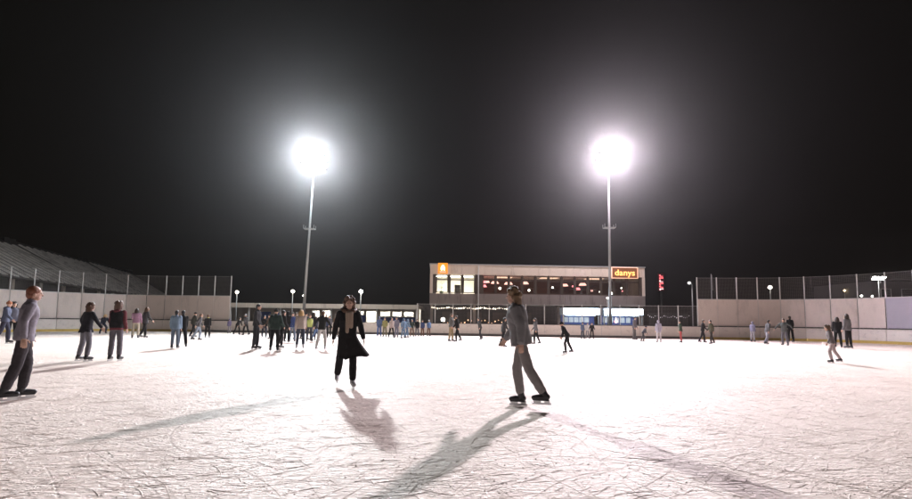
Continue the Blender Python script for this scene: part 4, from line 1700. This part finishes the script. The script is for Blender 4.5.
# ------------------------------------------------------------------ street lamps
def lamp(px, ly, Y, label, col, st, size=.2, arm=0.0, double=False):
    size *= .78
    top = P(px, ly, Y)
    root = empty('street_lamp', (top.x + arm, Y, -.1))
    tag(root, label, 'street lamp', 'lamps behind the boards')
    bm = bmesh.new()
    tube(bm, (0, 0, 0), .07, (0, 0, top.z + .1 - size), .04, 10)
    tube(bm, (0, 0, 0), .14, (0, 0, .3), .12, 10)
    if arm:
        tube(bm, (0, 0, top.z + .1 - size), .04, (-arm, 0, top.z + .1 + .1), .03, 8)
    obj('pole', bm, GALV, root, True)
    em = emit('lamp_globe', col, st, size > .25 or st > 25)
    if double:
        for s_ in (-.45, .25):
            bm = bmesh.new()
            Mx = Matrix.Translation((s_, -.1, top.z + .1)) @ Matrix.Rotation(R(40), 4, 'X')
            box(bm, -.34, -.12, -.2, .34, .10, .2, Mx, bev=.02)
            h = obj('lamp_head', bm, DARKRAIL, root)
            bm = bmesh.new()
            box(bm, -.30, -.135, -.17, .30, -.123, .17, Mx)
            obj('lens', bm, em, h)
    else:
        bm = bmesh.new()
        ell(bm, (-arm, 0, top.z + .1), (size, size, size * .9), None, 16)
        obj('globe', bm, em, root, True)
        bm = bmesh.new()
        tube(bm, (-arm, 0, top.z + .1 + size * .8), size * .7, (-arm, 0, top.z + .1 + size * 1.05), size * .2, 12)
        obj('lamp_cap', bm, DARKRAIL, root)


WARM = (1.0, .93, .78)
lamp(237, 292, 46, 'globe lamp on pole at the corner of the left screen wall', WARM, 14, .20)
lamp(292.8, 291.3, 46, 'globe lamp on pole just left of the left mast', WARM, 16, .22)
lamp(303.8, 295.6, 58, 'small globe lamp just right of the left mast', WARM, 9, .19)
lamp(361, 291.4, 46, 'very bright globe lamp right of the coated woman', (1.0, .98, .92), 40, .24)
lamp(689.3, 283, 42.4, 'dim round lamp where the right screen wall begins', (.9, .88, .86), 1.0, .20, arm=.25)
lamp(770, 287.3, 46, 'round warm lamp above the right screen wall', (1.0, .93, .80), 14, .23)
lamp(878, 277.5, 46, 'double headed bright floodlamp above the right screen wall', (1.0, .98, .94), 60, .3, double=True)
lamp(844.5, 290.5, 66, 'small amber lamp beside the lit house', (1.0, .75, .45), 9, .18)
lamp(861.5, 295.8, 60, 'small white lamp right of the lit house', (1.0, .95, .85), 12, .17)
lamp(872.3, 296.3, 60, 'small white lamp below the double headed floodlamp', (1.0, .95, .85), 11, .16)
lamp(607.5, 298, 42.2, 'small white lamp beside the right mast, before the clubhouse wall', (1.0, .98, .95), 10, .11)
# flagpole
q = P(712.8, 330, 41.5)
fp = empty('flagpole', (q.x, 41.5, -.1))
tag(fp, 'thin pole with small furled flag behind the right screen wall', 'flagpole')
zt = P(712.8, 274, 41.5).z + .1
bm = bmesh.new()
tube(bm, (0, 0, 0), .05, (0, 0, zt), .025, 8)
obj('pole', bm, GALV, fp)
bm = bmesh.new()
tube(bm, (.07, 0, zt - 1.5), .09, (.05, 0, zt - .1), .05, 8)
obj('flag', bm, cm((.25, .23, .22)), fp)

# ------------------------------------------------------------------ haze, world, render
bm = bmesh.new()
box(bm, -152, -152, -1.2, 152, 152, 30)
hz = bpy.data.materials.new('night_haze')
n, l = nodes_of(hz)
n.clear()
out = n.new('ShaderNodeOutputMaterial')
pv = n.new('ShaderNodeVolumePrincipled')
pv.inputs['Color'].default_value = (.92, .90, .92, 1)
pv.inputs['Density'].default_value = .00028
pv.inputs['Anisotropy'].default_value = .90
l.new(pv.outputs[0], out.inputs['Volume'])
ho = obj('haze', bm, hz)
ho['kind'] = 'stuff'

w = bpy.data.worlds.new('World')
S.world = w
w.use_nodes = True
wn, wl = w.node_tree.nodes, w.node_tree.links
bg = wn['Background']
sky = wn.new('ShaderNodeTexSky')
sky.sky_type = 'NISHITA'
sky.sun_disc = False
sky.sun_elevation = R(-4)
sky.sun_rotation = R(180)
mixn = wn.new('ShaderNodeMix')
mixn.data_type = 'RGBA'
mixn.inputs['Factor'].default_value = .02
mixn.inputs['A'].default_value = (.0024, .0019, .0012, 1)
wl.new(sky.outputs[0], mixn.inputs['B'])
wl.new(mixn.outputs['Result'], bg.inputs['Color'])
bg.inputs['Strength'].default_value = 1.0

S.view_settings.view_transform = 'Standard'
S.view_settings.look = 'None'
S.view_settings.gamma = 1
S.view_settings.exposure = 0.02
S.view_settings.use_curve_mapping = False
S.render.engine = 'CYCLES'
S.cycles.use_denoising = True
S.cycles.max_bounces = 6
S.cycles.diffuse_bounces = 3
S.cycles.volume_bounces = 1
S.cycles.transparent_max_bounces = 16
S.cycles.sample_clamp_indirect = 8
S.cycles.use_light_tree = True
